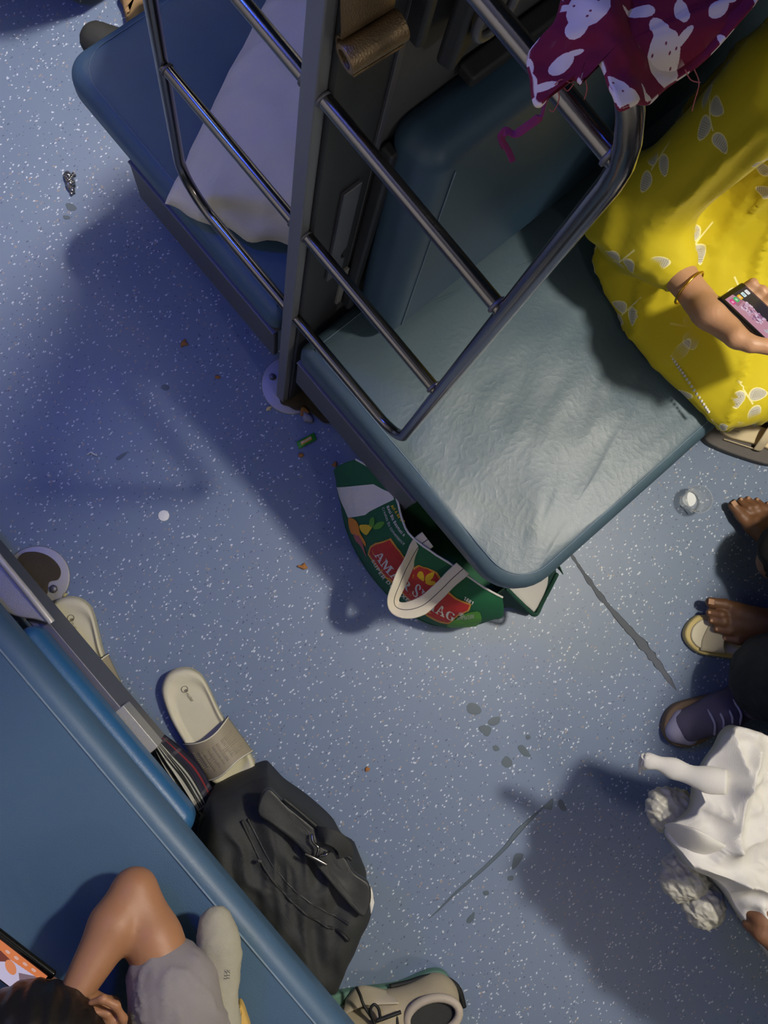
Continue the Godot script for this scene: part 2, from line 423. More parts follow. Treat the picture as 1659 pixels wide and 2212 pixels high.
func side_berth() -> void:
	var t := thing("side_berth", "long blue padded side berth along the aisle, the child lies on it", "berth", Vector3(-0.95, 0, 0.6))
	var b := Buf.new()
	b.slab(rrect(-1.34, -0.636, -0.75, 2.6, [0.03, 0.03, 0.05, 0.03], 6, 30), 0.37, 0.46, 0.03, func(p: Vector2): return 0.002 * nz(Vector3(p.x, 0, p.y), 5.0), 16, 6)
	var top := obj("cushion", b, M.vinyl_plain, t)
	b = Buf.new()
	b.tube([Vector3(-0.668, 0.4602, -0.7), Vector3(-0.668, 0.4602, 0.5), Vector3(-0.668, 0.4602, 1.4), Vector3(-0.668, 0.4602, 2.5)], 0.0018, 6)
	obj("piping", b, M.stitch, top)
	b = Buf.new()
	b.slab(rrect(-1.2, -0.621, 0.1, 0.532, [0.012, 0.02, 0.03, 0.012], 6, 14), 0.31, 0.385, 0.022, null, 6, 6)
	obj("lower_cushion", b, M.vinyl_lip, t)
	obj("side_panel", boxed(Vector3(-0.634, 0.13, -0.9), Vector3(-0.616, 0.308, 0.392), 0.003), M.frame_paint, t)
	obj("frame_edge", boxed(Vector3(-0.64, 0.3, -0.9), Vector3(-0.613, 0.309, 0.392), 0.003), M.steel_dull, t)
	obj("frame_bracket", boxed(Vector3(-0.63, 0.24, 0.3), Vector3(-0.608, 0.31, 0.394), 0.002), M.plate, t)
	# bright steel strip and plate at the end of the lower cushion
	b = Buf.new()
	var o := [Vector2(-0.6115, -0.0885), Vector2(-0.6037, -0.0255), Vector2(-0.6031, 0.047), Vector2(-0.6061, 0.1143), Vector2(-0.6249, 0.0931), Vector2(-0.6466, 0.0663), Vector2(-0.6663, 0.0189), Vector2(-0.6811, -0.0345)]
	b.slab(smooth(o, 3), 0.318, 0.33, 0.003, null, 3, 3)
	obj("steel_plate", b, M.plate, t)
	b = Buf.new()
	b.tube([Vector3(-0.601, 0.335, -0.0996), Vector3(-0.6043, 0.335, -0.0225), Vector3(-0.6046, 0.335, 0.0509), Vector3(-0.6071, 0.33, 0.1155)], 0.006, 10)
	obj("steel_strip", b, mat(rgb(214, 210, 202), 0.35, 0.2), t)
	obj("leg", boxed(Vector3(-0.69, 0.005, -0.06), Vector3(-0.645, 0.3, 0.02), 0.003), M.panel_dark, t)
	var c := Vector3(-0.6308, 0, -0.0208)
	var p := thing("floor_plate", "round bolted steel floor plate with rust at the foot of the side berth", "plate", c)
	b = Buf.new()
	b.lathe([Vector2(0.0005, 0), Vector2(0.064, 0), Vector2(0.066, 0.002), Vector2(0.064, 0.0045), Vector2(0.03, 0.006), Vector2(0.0005, 0.006)], Transform3D(Basis(), c), 40)
	obj("disc", b, M.plate, p)
	var q := Vector3(-0.6184, 0, 0.0196)
	b = Buf.new()
	b.lathe([Vector2(0.0005, 0.004), Vector2(0.0085, 0.004), Vector2(0.0085, 0.012), Vector2(0.006, 0.015), Vector2(0.0005, 0.0155)], Transform3D(Basis(), q), 6)
	obj("bolt", b, M.steel_dull, p)
	b = Buf.new()
	b.slab(smooth([Vector2(-0.6289, -0.0766), Vector2(-0.6048, -0.0689), Vector2(-0.5873, -0.0467), Vector2(-0.5812, -0.0216), Vector2(-0.5854, 0), Vector2(-0.6002, 0.01), Vector2(-0.6171, 0.0032), Vector2(-0.634, 0.0188), Vector2(-0.6529, 0.0252), Vector2(-0.674, 0.0048), Vector2(-0.6667, -0.0487)], 4), 0.0055, 0.0085, 0.001, func(w: Vector2): return 0.0015 * nz(Vector3(w.x, 0, w.y), 70.0), 4, 2)
	obj("grime", b, M.dirt, p)

func pillow() -> void:
	var a := Vector3(-0.0207, 0.475, -0.2888)
	var bb := Vector3(0.1269, 0.485, -0.0679)
	var d := Vector3(0.3831, 0.56, -0.4634)
	var c := Vector3(bb.x + (d.x - a.x) * 0.9, 0.62, -0.05)
	bb.z = minf(bb.z, -0.05)
	var t := thing("pillow", "white pillow in a plain cotton cover leaning behind the ladder", "pillow", (a + bb) * 0.5)
	var b := Buf.new()
	b.grid(34, 68, func(u: float, v2: float):
		var top: bool = v2 <= 0.5
		var v: float = v2 * 2.0 if top else 2.0 - v2 * 2.0
		var p: Vector3 = a.lerp(bb, u).lerp(d.lerp(c, u), v)
		var eu := 1.0 - pow(absf(2.0 * u - 1.0), 3.0)
		var ev := 1.0 - pow(absf(2.0 * v - 1.0), 3.0)
		# sides pull in between the corners
		p += (bb - a).normalized() * 0.012 * sin(u * TAU) * ev * 0.6 + (d - a).normalized() * (-0.014 * sin(u * PI) + 0.004 * sin(u * 19.0)) * pow(1.0 - v, 4.0)
		var th := 0.055 * pow(eu * ev, 0.55)
		var w := 0.01 * crease(p, 8.0) * (1.0 - eu * ev * 0.6) + 0.004 * nz(p, 12.0)
		return p + Vector3(0, (th + w if top else -th * 0.35), 0), false, true, true)
	obj("cover", b, M.pillow, t)

# ---------- the woman in yellow ----------
func woman() -> void:
	var t := thing("person", "woman in a yellow leaf-print kurta sitting and holding a phone", "person", Vector3(0.74, 0.0, 0.25))
	var sh := Vector3(0.6, 0.92, 0.24)
	var el := Vector3(0.5382, 0.6, 0.2301)
	var wr := Vector3(0.4906, 0.66, 0.3997)
	# phone plane first: the hand is built round it
	var p0 := Vector3(0.4904, 0.705, 0.4109)
	var p1 := Vector3(0.5813, 0.668, 0.4213)
	var ex := (p1 - p0).normalized()
	var l0 := Vector3(0.4734, 0.735, 0.5161)
	var el_dir := l0 - p0
	el_dir = (el_dir - ex * el_dir.dot(ex)).normalized()
	var en := el_dir.cross(ex).normalized()
	if en.y < 0:
		en = -en
	var loc := func(x: float, y: float, z: float) -> Vector3: return p0 + ex * x + el_dir * y + en * z
	# body
	var f := Field.new(0.02)
	f.bone(Vector3(0.8, 0.6, 0.29), Vector3(0.78, 0.9, 0.27), 0.12, 0.11)
	f.bone(Vector3(0.65, 0.95, 0.25), Vector3(0.9, 0.95, 0.25), 0.055, 0.055)
	f.bone(Vector3(0.77, 0.98, 0.25), Vector3(0.77, 1.1, 0.28), 0.05, 0.045)
	f.chain([Vector3(0.73, 0.57, 0.3), Vector3(0.76, 0.55, 0.62), Vector3(0.88, 0.1, 0.72)], [0.08, 0.058, 0.035])
	f.chain([Vector3(0.89, 0.57, 0.3), Vector3(0.92, 0.55, 0.62), Vector3(1.03, 0.1, 0.72)], [0.08, 0.058, 0.035])
	f.chain([Vector3(0.88, 0.08, 0.72), Vector3(0.88, 0.055, 0.86)], [0.03, 0.022], Vector3(1.2, 0.8, 1))
	f.chain([Vector3(1.03, 0.08, 0.72), Vector3(1.03, 0.055, 0.86)], [0.03, 0.022], Vector3(1.2, 0.8, 1))
	f.chain([Vector3(0.95, 0.93, 0.25), Vector3(1.01, 0.7, 0.28), Vector3(0.84, 0.68, 0.46)], [0.045, 0.036, 0.024])
	var b := Buf.new()
	f.build(b, 0.012)
	# head with a face, turned down to the phone
	var hd := Vector3(0.765, 1.19, 0.31)
	var g := Field.new(0.008)
	var fw := Vector3(-0.15, -0.5, 0.85).normalized()
	var ur := (Vector3.UP - fw * fw.y).normalized()
	var rt := ur.cross(fw).normalized()
	var hl := func(x: float, y: float, z: float) -> Vector3: return hd + rt * x + ur * y + fw * z
	g.bone(hl.call(0, 0.03, -0.02), hl.call(0, 0.02, 0.01), 0.085, 0.08)
	g.bone(hl.call(0, -0.04, 0.03), hl.call(0, -0.075, 0.055), 0.055, 0.032)
	g.bone(hl.call(0, 0.012, 0.085), hl.call(0, -0.022, 0.108), 0.008, 0.013)
	for s in [-1.0, 1.0]:
		g.bone(hl.call(0.035 * s, 0.025, 0.075), hl.call(0.015 * s, 0.028, 0.082), 0.012, 0.01)
		g.bone(hl.call(0.04 * s, -0.02, 0.055), hl.call(0.03 * s, -0.03, 0.06), 0.022, 0.02)
		g.bone(hl.call(0.082 * s, 0.01, -0.01), hl.call(0.084 * s, -0.03, -0.005), 0.012, 0.008)
	g.bone(hl.call(-0.018, -0.055, 0.084), hl.call(0.018, -0.055, 0.084), 0.007, 0.007)
	g.build(b, 0.005)
	# right forearm, palm and five fingers closed round the phone
	var h := Field.new(0.0032)
	h.bone(el, wr, 0.036, 0.0225)
	var pc: Vector3 = loc.call(-0.03, 0.035, -0.018)
	h.bone(wr, wr.lerp(pc, 0.5), 0.0235, 0.022)
	h.bone(wr.lerp(pc, 0.35), loc.call(-0.012, 0.012, -0.02), 0.02, 0.016)
	h.bone(wr.lerp(pc, 0.35), loc.call(-0.008, 0.04, -0.022), 0.021, 0.016)
	h.bone(wr.lerp(pc, 0.35), loc.call(-0.014, 0.066, -0.018), 0.02, 0.016)
	h.chain([wr.lerp(pc, 0.5), loc.call(-0.026, 0.062, -0.012), loc.call(-0.022, 0.084, -0.006), loc.call(-0.011, 0.1, 0.0), loc.call(-0.006, 0.124, 0.006)], [0.018, 0.0145, 0.0115, 0.0098, 0.008])
	for k in 4:
		var y0 := 0.008 + k * 0.018
		var ln: float = 0.074 + [0.004, 0.008, 0.008, 0.002][k]
		h.chain([loc.call(-0.012, y0, -0.02), loc.call(0.022, y0, -0.02), loc.call(0.05, y0 + 0.002, -0.018), loc.call(ln + 0.004, y0 + 0.003, -0.008), loc.call(ln + 0.004, y0 + 0.003, 0.004)], [0.0105, 0.0095, 0.009, 0.0085, 0.0075])
	h.build(b, 0.003)
	obj("body", b, M.skin, t)
	b = Buf.new()
	b.rbox(Vector3(0.012, 0.004, 0.016), 0.0018, 2, Transform3D(Basis(en.cross(el_dir), en, el_dir), loc.call(-0.004, 0.128, 0.0135)))
	obj("thumbnail", b, M.nail, t)
	# hair and eyes
	var hf := Field.new(0.012)
	hf.bone(hl.call(0, 0.055, -0.035), hl.call(0, 0.04, -0.03), 0.088, 0.088)
	hf.bone(hl.call(0, 0.0, -0.07), hl.call(0, -0.06, -0.08), 0.06, 0.045)
	hf.bone(hl.call(0, -0.05, -0.1), hl.call(0, -0.16, -0.12), 0.035, 0.02)
	b = Buf.new()
	hf.build(b, 0.007)
	obj("hair", b, M.hair, t)
	for s in [-1.0, 1.0]:
		b = Buf.new()
		b.rbox(Vector3(0.026, 0.01, 0.01), 0.0049, 3, Transform3D(Basis(rt, ur, fw), hl.call(0.032 * s, 0.012, 0.083)))
		obj("eye", b, M.black_gloss, t)
	b = Buf.new()
	b.rbox(Vector3(0.045, 0.012, 0.01), 0.0049, 3, Transform3D(Basis(rt, ur, fw), hl.call(0.0, -0.055, 0.088)))
	obj("lips", b, mat(rgb(150, 84, 74), 0.45), t)
	# kurta
	var k := Field.new(0.022)
	k.bone(Vector3(0.8, 0.61, 0.29), Vector3(0.78, 0.88, 0.27), 0.155, 0.13)
	k.bone(Vector3(0.64, 0.95, 0.25), Vector3(0.91, 0.95, 0.25), 0.064, 0.064)
	k.bone(Vector3(0.72, 0.57, 0.3), Vector3(0.73, 0.55, 0.6), 0.098, 0.08)
	k.bone(Vector3(0.9, 0.57, 0.3), Vector3(0.91, 0.55, 0.62), 0.098, 0.08)
	k.bone(Vector3(0.8, 0.57, 0.4), Vector3(0.82, 0.55, 0.6), 0.08, 0.07)
	k.bone(Vector3(0.74, 0.54, 0.62), Vector3(0.84, 0.18, 0.69), 0.08, 0.075)
	k.bone(Vector3(0.92, 0.52, 0.64), Vector3(1.02, 0.16, 0.7), 0.085, 0.08)
	k.bone(Vector3(0.82, 0.5, 0.66), Vector3(0.93, 0.16, 0.7), 0.07, 0.07)
	# the side panel spread on the seat and over its edge
	k.chain([Vector3(0.5441, 0.48, 0.2613), Vector3(0.5364, 0.48, 0.346), Vector3(0.5247, 0.48, 0.4541), Vector3(0.5161, 0.475, 0.5703)], [0.026, 0.028, 0.03, 0.026], Vector3(1, 0.6, 1))
	k.chain([Vector3(0.6, 0.5, 0.2506), Vector3(0.5897, 0.51, 0.343), Vector3(0.573, 0.51, 0.4614), Vector3(0.5683, 0.5, 0.5752)], [0.045, 0.05, 0.05, 0.045], Vector3(1, 0.8, 1))
	k.bone(Vector3(0.6412, 0.52, 0.2926), Vector3(0.6145, 0.53, 0.4759), 0.06, 0.06)
	k.bone(Vector3(0.5444, 0.48, 0.5794), Vector3(0.6428, 0.25, 0.6436), 0.02, 0.018)
	k.bone(Vector3(0.5892, 0.48, 0.5958), Vector3(0.7179, 0.25, 0.6603), 0.03, 0.03)
	# sleeve
	k.chain([sh, el, el.lerp(wr, 0.56)], [0.066, 0.06, 0.042])
	k.bone(Vector3(0.95, 0.93, 0.25), Vector3(1.01, 0.7, 0.28), 0.062, 0.052)
	b = Buf.new()
	k.build(b, 0.008, func(p: Vector3, n: Vector3) -> Vector3:
		var q := Vector3(p.x * 6.0 + p.z * 4.5, p.y * 1.5, p.z * 0.9 - p.x * 0.8)
		var w := maxf(0.0, 1.0 - absf(noise.get_noise_3d(q.x, q.y, q.z)) * 3.6)
		return p + n * (0.011 * w * w - 0.002))
	obj("kurta", b, M.kurta, t)
	# lace along the side slit
	b = Buf.new()
	var lace := smooth([Vector3(0.4944, 0.508, 0.3505), Vector3(0.4841, 0.51, 0.4224), Vector3(0.4763, 0.511, 0.4872), Vector3(0.4697, 0.507, 0.5617)], 5, false)
	for i in 34:
		var lp: Vector3 = along(lace, i / 33.0)
		b.rbox(Vector3(0.0055, 0.006, 0.0045), 0.0022, 2, Transform3D(Basis(Vector3.UP, 0.7), lp + Vector3(0, 0.001, 0)))
	obj("lace_edging", b, M.cotton, t)
	b = Buf.new()
	var bc := el.lerp(wr, 0.84)
	var bx := (wr - el).normalized()
	var bs := bx.cross(Vector3.UP).normalized()
	var bu := bs.cross(bx)
	var ring := []
	for i in 30:
		var a := TAU * i / 30
		ring.append(bc + (bs * cos(a) + bu * sin(a)) * 0.029 + bx * 0.008 * cos(a))
	b.tube(ring, 0.0019, 8, true)
	obj("bangle", b, M.gold, t, "thin gold bangle")
	# phone
	var ph := thing("phone", "black phone with a pink picture on its lit screen, in the woman's hand", "phone", p0)
	var px := Transform3D(Basis(ex, el_dir, ex.cross(el_dir)), Vector3.ZERO)
	b = Buf.new()
	b.rbox(Vector3(0.074, 0.155, 0.009), 0.004, 3, Transform3D(px.basis, loc.call(0.036, 0.0765, -0.0045)))
	obj("case", b, M.black_gloss, ph)
	b = Buf.new()
	b.grid(1, 1, func(u: float, v: float): return loc.call(0.005 + 0.062 * u, 0.008 + 0.138 * v, 0.0006))
	obj("screen", b, screen_material(phone_picture()), ph)
	# sandals
	for s in 2:
		sandal(Vector3(0.7 + 0.14 * s, 0, 0.76), s)

func screen_material(img: Image) -> StandardMaterial3D:
	var m := StandardMaterial3D.new()
	m.albedo_color = Color(0.02, 0.02, 0.02)
	m.roughness = 0.15
	m.emission_enabled = true
	m.emission_texture = ImageTexture.create_from_image(img)
	m.emission = Color.BLACK
	m.emission_operator = BaseMaterial3D.EMISSION_OP_ADD
	m.emission_energy_multiplier = 0.9
	return m

func phone_picture() -> Image:
	# u runs across the screen, v from the near edge (the row of icons) to the far edge
	var img := Image.create(192, 384, false, Image.FORMAT_RGB8)
	img.fill(rgb(206, 150, 170))
	ipoly(img, [Vector2(70, 0), Vector2(191, 0), Vector2(191, 383), Vector2(150, 383), Vector2(120, 250), Vector2(96, 150), Vector2(110, 80)], rgb(46, 40, 54))
	var r := RandomNumberGenerator.new()
	r.seed = 5
	for i in 90:
		iblob(img, Vector2(r.randf_range(40, 105), r.randf_range(60, 170)), r.randf_range(3, 11), r.randf_range(2, 8), r.randf() * TAU, [rgb(214, 176, 206), rgb(150, 100, 140), rgb(236, 210, 232)][i % 3])
	for i in 40:
		iblob(img, Vector2(r.randf_range(10, 120), r.randf_range(190, 380)), r.randf_range(4, 16), r.randf_range(3, 12), r.randf() * TAU, [rgb(230, 160, 160), rgb(240, 190, 200), rgb(196, 190, 206)][i % 3])
	ipoly(img, [Vector2(20, 10), Vector2(80, 14), Vector2(90, 50), Vector2(30, 56)], rgb(176, 116, 140))
	var cols := [rgb(240, 60, 150), rgb(60, 206, 110), rgb(255, 196, 40), rgb(230, 246, 248), rgb(248, 248, 250)]
	for i in 5:
		var x := 14 + i * 35
		for yy in 26:
			for xx in 26:
				var inx := clampi(xx, 5, 20)
				var iny := clampi(yy, 5, 20)
				if Vector2(xx - inx, yy - iny).length() < 5.5:
					img.set_pixel(x + xx, 14 + yy, cols[i])
		if i < 4:
			iblob(img, Vector2(x + 13, 27), 6, 6, 0, Color.WHITE if i != 3 else rgb(120, 200, 215))
			iblob(img, Vector2(x + 13, 27), 3, 3, 0, cols[i])
	return img

func sandal(at: Vector3, k: int) -> void:
	var t := thing("sandal", ["cream flat sandal under the hem of the yellow dress, nearer the aisle", "cream flat sandal under the yellow dress, farther from the aisle"][k], "sandal", at)
	var o := []
	var out: Array = smooth([Vector2(0.7173, 0.6622), Vector2(0.6994, 0.6897), Vector2(0.7165, 0.7316), Vector2(0.7477, 0.7821), Vector2(0.7847, 0.8319), Vector2(0.8394, 0.8708), Vector2(0.8826, 0.8562), Vector2(0.8637, 0.7913), Vector2(0.8319, 0.7402), Vector2(0.8047, 0.7015), Vector2(0.7612, 0.6638)], 4)
	for p in out:
		o.append(p + Vector2(0.14, 0.02) * k)
	var b := Buf.new()
	b.slab(o, 0.0, 0.022, 0.004, null, 3, 3)
	obj("sole", b, mat(rgb(96, 92, 90), 0.7), t)
	b = Buf.new()
	var ins: Array = smooth([Vector2(0.7601, 0.677), Vector2(0.7383, 0.7069), Vector2(0.788, 0.7778), Vector2(0.8247, 0.8399), Vector2(0.8539, 0.8396), Vector2(0.8497, 0.7968), Vector2(0.8196, 0.7444), Vector2(0.7942, 0.7043)], 4)
	var o2 := []
	for p in ins:
		o2.append(p + Vector2(0.14, 0.02) * k)
	b.slab(o2, 0.018, 0.034, 0.004, null, 3, 3)
	var foot := obj("footbed", b, mat(rgb(226, 208, 168), 0.6), t)
	b = Buf.new()
	for i in 3:
		var ln := []
		for q in [Vector3(0.7311, 0.02, 0.7126), Vector3(0.7639, 0.02, 0.7615), Vector3(0.7841, 0.02, 0.7906)]:
			ln.append(q + Vector3(0.14 * k, 0.004 * i, 0.02 * k))
		b.tube(ln, 0.0016, 6)
	obj("heel_ridge", b, mat(rgb(206, 190, 156), 0.6), foot)
	b = Buf.new()
	var st := []
	for q in smooth([Vector3(0.7769, 0.03, 0.7828), Vector3(0.7926, 0.055, 0.771), Vector3(0.8224, 0.06, 0.7617), Vector3(0.8673, 0.03, 0.7615)], 6, false):
		st.append(q + Vector3(0.14 * k, 0, 0.02 * k))
	b.tube(st, 0.011, 10, false, Vector2(1, 0.3))
	obj("strap", b, mat(rgb(216, 200, 166), 0.6), t)
	if k == 0:
		b = Buf.new()
		var a := Vector3(0.7491, 0.0345, 0.6917)
		var rg := []
		for i in 18:
			rg.append(a + Vector3(cos(TAU * i / 18) * 0.006, 0, sin(TAU * i / 18) * 0.006))
		b.tube(rg, 0.0005, 5, true)
		var tx := Vector3(0.7522, 0.0345, 0.7067)
		var te := Vector3(0.7654, 0.0345, 0.7244)
		var tu := Vector3(0.7585, 0.0345, 0.7034)
		letters(b, "Binola", func(x: float, y: float): return tx + (te - tx) * x + (tu - tx) * y * 0.9, "Droid Sans", 400)
		obj("print", b, M.ink, foot)

# ---------- the green shopping bag ----------
var bag_bot := []
var bag_top := []

func bag_s(u: float, v: float, lift := 0.0) -> Vector3:
	var b: Vector3 = along(bag_bot, u)
	var t: Vector3 = along(bag_top, u)
	var d := t - b
	var n: Vector3 = (along(bag_bot, minf(u + 0.05, 1)) - along(bag_bot, maxf(u - 0.05, 0))).cross(d).normalized()
	if n.x > 0:
		n = -n
	var p := b + d * v
	return p + n * (0.12 * v * (1.0 - v) + lift + 0.003 * nz(p, 14.0))

func print_patch(t: Node3D, called: String, o: Array, m: Material, lift: float) -> MeshInstance3D:
	var b := Buf.new()
	var v0 := b.v.size()
	var c := Vector2.ZERO
	for p in o:
		c += p / o.size()
	var tri := Geometry2D.triangulate_polygon(PackedVector2Array(o))
	# split fine enough to follow the bulge of the cloth
	for k in range(0, tri.size(), 3):
		sub_tri(b, o[tri[k]], o[tri[k + 1]], o[tri[k + 2]], 4, lift)
	b.done(v0, 0, false)
	return obj(called, b, m, t)

func sub_tri(b: Buf, p: Vector2, q: Vector2, r: Vector2, depth: int, lift: float) -> void:
	if depth > 0 and maxf(p.distance_to(q), maxf(q.distance_to(r), r.distance_to(p))) > 0.05:
		var a := (p + q) * 0.5
		var c := (q + r) * 0.5
		var d := (r + p) * 0.5
		sub_tri(b, p, a, d, depth - 1, lift)
		sub_tri(b, a, q, c, depth - 1, lift)
		sub_tri(b, d, c, r, depth - 1, lift)
		sub_tri(b, a, c, d, depth - 1, lift)
		return
	var i := b.v.size()
	for w in [p, q, r]:
		b.v.append(bag_s(w.x, w.y, lift))
		b.uv.append(w)
	b.ix.append_array(PackedInt32Array([i, i + 1, i + 2]))

func bag_text(b: Buf, text: String, o: Vector2, e: Vector2, up: Vector2, font := "Droid Serif", weight := 700, lift := 0.0018) -> void:
	letters(b, text, func(x: float, y: float):
		var w: Vector2 = o + (e - o) * x + (up - o) * y
		return bag_s(w.x, w.y, lift), font, weight)

func shopping_bag() -> void:
	bag_bot = smooth([Vector3(-0.0171, 0.03, 0.2281), Vector3(-0.0495, 0.02, 0.2648), Vector3(-0.0742, 0.02, 0.3096), Vector3(-0.0913, 0.02, 0.3669), Vector3(-0.0993, 0.02, 0.4382), Vector3(-0.0931, 0.02, 0.5177), Vector3(-0.0661, 0.02, 0.5903), Vector3(-0.017, 0.02, 0.635), Vector3(0.034, 0.03, 0.6431)], 5, false)
	bag_top = smooth([Vector3(0.0028, 0.2, 0.2197), Vector3(0.0125, 0.23, 0.2647), Vector3(0.0091, 0.25, 0.3239), Vector3(-0.014, 0.26, 0.3663), Vector3(-0.0225, 0.27, 0.4063), Vector3(-0.0104, 0.27, 0.4575), Vector3(0.0058, 0.26, 0.5035), Vector3(0.0231, 0.24, 0.5599), Vector3(0.0506, 0.2, 0.6151)], 5, false)
	var t := thing("shopping_bag", "green printed shopping bag with a red label and white handles under the seat", "bag", Vector3(0.05, 0, 0.45))
	var b := Buf.new()
	b.shell(48, 14, func(u: float, v: float): return bag_s(u, v), 0.002)
	obj("front_panel", b, M.green_cloth, t)
	# the other sides
	b = Buf.new()
	var back := smooth([Vector3(0.0298, 0.2, 0.2333), Vector3(0.0638, 0.22, 0.3306), Vector3(0.0834, 0.24, 0.4561), Vector3(0.0939, 0.22, 0.5929), Vector3(0.1162, 0.1, 0.6814)], 9, false)
	b.shell(40, 10, func(u: float, v: float):
		var p: Vector3 = along(bag_bot, u)
		var q: Vector3 = along(back, u) + Vector3(0.12, 0, 0)
		return Vector3(lerpf(p.x, q.x, v), 0.004, lerpf(p.z, q.z, v)), 0.002)
	b.shell(40, 10, func(u: float, v: float):
		var q: Vector3 = along(back, u) + Vector3(0.12, 0, 0)
		return Vector3(q.x - 0.03 * v, q.y * v + 0.004, q.z), 0.002)
	obj("back_panel", b, M.green_cloth, t)
	b = Buf.new()
	var e0 := [Vector3(0.034, 0.03, 0.6431), Vector3(0.0859, 0.03, 0.6703), Vector3(0.1156, 0.02, 0.7168), Vector3(0.1428, 0.05, 0.7033), Vector3(0.1953, 0.1, 0.6718)]
	var e1 := [Vector3(0.0428, 0.2, 0.6025), Vector3(0.0717, 0.22, 0.6038), Vector3(0.1043, 0.2, 0.6186), Vector3(0.1384, 0.2, 0.6233), Vector3(0.1728, 0.2, 0.628)]
	var s0 := smooth(e0, 5, false)
	var s1 := smooth(e1, 5, false)
	b.shell(20, 8, func(u: float, v: float):
		var p: Vector3 = along(s0, u).lerp(along(s1, u), v)
		return p + Vector3(0, 0.01 * sin(v * PI) + 0.003 * nz(p, 12.0), 0.0), 0.002)
	obj("end_panel", b, M.green_trim, t)
	b = Buf.new()
	var q0 := smooth([Vector3(0.0686, 0.2, 0.6089), Vector3(0.0828, 0.16, 0.6539), Vector3(0.0972, 0.12, 0.6932)], 5, false)
	var q1 := smooth([Vector3(0.15, 0.2, 0.6391), Vector3(0.1441, 0.16, 0.6628), Vector3(0.1172, 0.12, 0.6888)], 5, false)
	b.shell(14, 6, func(u: float, v: float): return along(q0, u).lerp(along(q1, u), v) + Vector3(0, 0.012, 0), 0.002)
	obj("gusset", b, M.white_print, t)
	b = Buf.new()
	b.tube(smooth([Vector3(0.0651, 0.215, 0.6064), Vector3(0.078, 0.175, 0.6525), Vector3(0.0948, 0.13, 0.6987), Vector3(0.1228, 0.14, 0.6876), Vector3(0.1698, 0.19, 0.6553)], 6, false), 0.0045, 8)
	obj("trim", b, M.green_trim, t)
	# prints on the front panel
	print_patch(t, "white_band", [Vector2(0.079, 0.282), Vector2(0.1715, 0.8813), Vector2(0.2414, 0.9855), Vector2(0.2686, 0.976), Vector2(0.264, 0.7021), Vector2(0.2679, 0.6322), Vector2(0.2329, 0.3029)], M.white_print, 0.001)
	print_patch(t, "label_border", [Vector2(0.4163, 0.4197), Vector2(0.3953, 0.5395), Vector2(0.3984, 0.6423), Vector2(0.4125, 0.7361), Vector2(0.4258, 0.8358), Vector2(0.5012, 0.838), Vector2(0.6102, 0.7842), Vector2(0.6075, 0.6874), Vector2(0.5838, 0.7849), Vector2(0.5941, 0.8469), Vector2(0.6318, 0.8713), Vector2(0.678, 0.8814), Vector2(0.7086, 0.8504), Vector2(0.7171, 0.8014), Vector2(0.7824, 0.7564), Vector2(0.8465, 0.7497), Vector2(0.8417, 0.636), Vector2(0.8098, 0.5129), Vector2(0.7923, 0.2794), Vector2(0.7644, 0.235), Vector2(0.6794, 0.3348), Vector2(0.562, 0.4405)], M.gold_print, 0.0011)
	print_patch(t, "red_label", [Vector2(0.4177, 0.4636), Vector2(0.4022, 0.5507), Vector2(0.4069, 0.6499), Vector2(0.4206, 0.7404), Vector2(0.4302, 0.818), Vector2(0.5021, 0.8217), Vector2(0.608, 0.7679), Vector2(0.6139, 0.6864), Vector2(0.5923, 0.7849), Vector2(0.6005, 0.8368), Vector2(0.6331, 0.8605), Vector2(0.6747, 0.8643), Vector2(0.7013, 0.8359), Vector2(0.7137, 0.7859), Vector2(0.7808, 0.7359), Vector2(0.8404, 0.7291), Vector2(0.835, 0.6501), Vector2(0.8063, 0.5337), Vector2(0.7876, 0.3239), Vector2(0.759, 0.3003), Vector2(0.6792, 0.3835), Vector2(0.5644, 0.4765)], M.red_print, 0.0014)
	for q in [[[Vector2(0.6151, 0.7412), Vector2(0.6105, 0.7917), Vector2(0.6214, 0.8131), Vector2(0.6364, 0.7852), Vector2(0.6457, 0.7307)], "petal"], [[Vector2(0.6498, 0.7491), Vector2(0.6428, 0.8024), Vector2(0.6535, 0.8523), Vector2(0.6669, 0.867), Vector2(0.671, 0.8203), Vector2(0.6632, 0.7679)], "petal"], [[Vector2(0.6521, 0.7307), Vector2(0.6642, 0.7757), Vector2(0.6842, 0.8009), Vector2(0.6913, 0.7808), Vector2(0.6757, 0.7371)], "petal"]]:
		print_patch(t, "petal_print", smooth(q[0], 3), M.yellow_print, 0.0018)
	print_patch(t, "fruit_print", smooth([Vector2(0.2366, 0.3056), Vector2(0.2596, 0.4482), Vector2(0.2917, 0.4801), Vector2(0.3192, 0.4568), Vector2(0.3701, 0.4911), Vector2(0.3822, 0.4532), Vector2(0.3287, 0.4065), Vector2(0.2939, 0.2499)], 3), M.orange_print, 0.0012)
	print_patch(t, "fruit_print", smooth([Vector2(0.2929, 0.5061), Vector2(0.316, 0.6528), Vector2(0.3323, 0.6833), Vector2(0.3465, 0.5576), Vector2(0.3155, 0.4869)], 3), M.yellow_print, 0.0014)
	print_patch(t, "onion_print", smooth([Vector2(0.3079, 0.3298), Vector2(0.335, 0.4273), Vector2(0.3766, 0.4237), Vector2(0.4167, 0.3581), Vector2(0.3667, 0.3397), Vector2(0.3317, 0.2916)], 3), mat(rgb(176, 96, 100), 0.6), 0.0012)
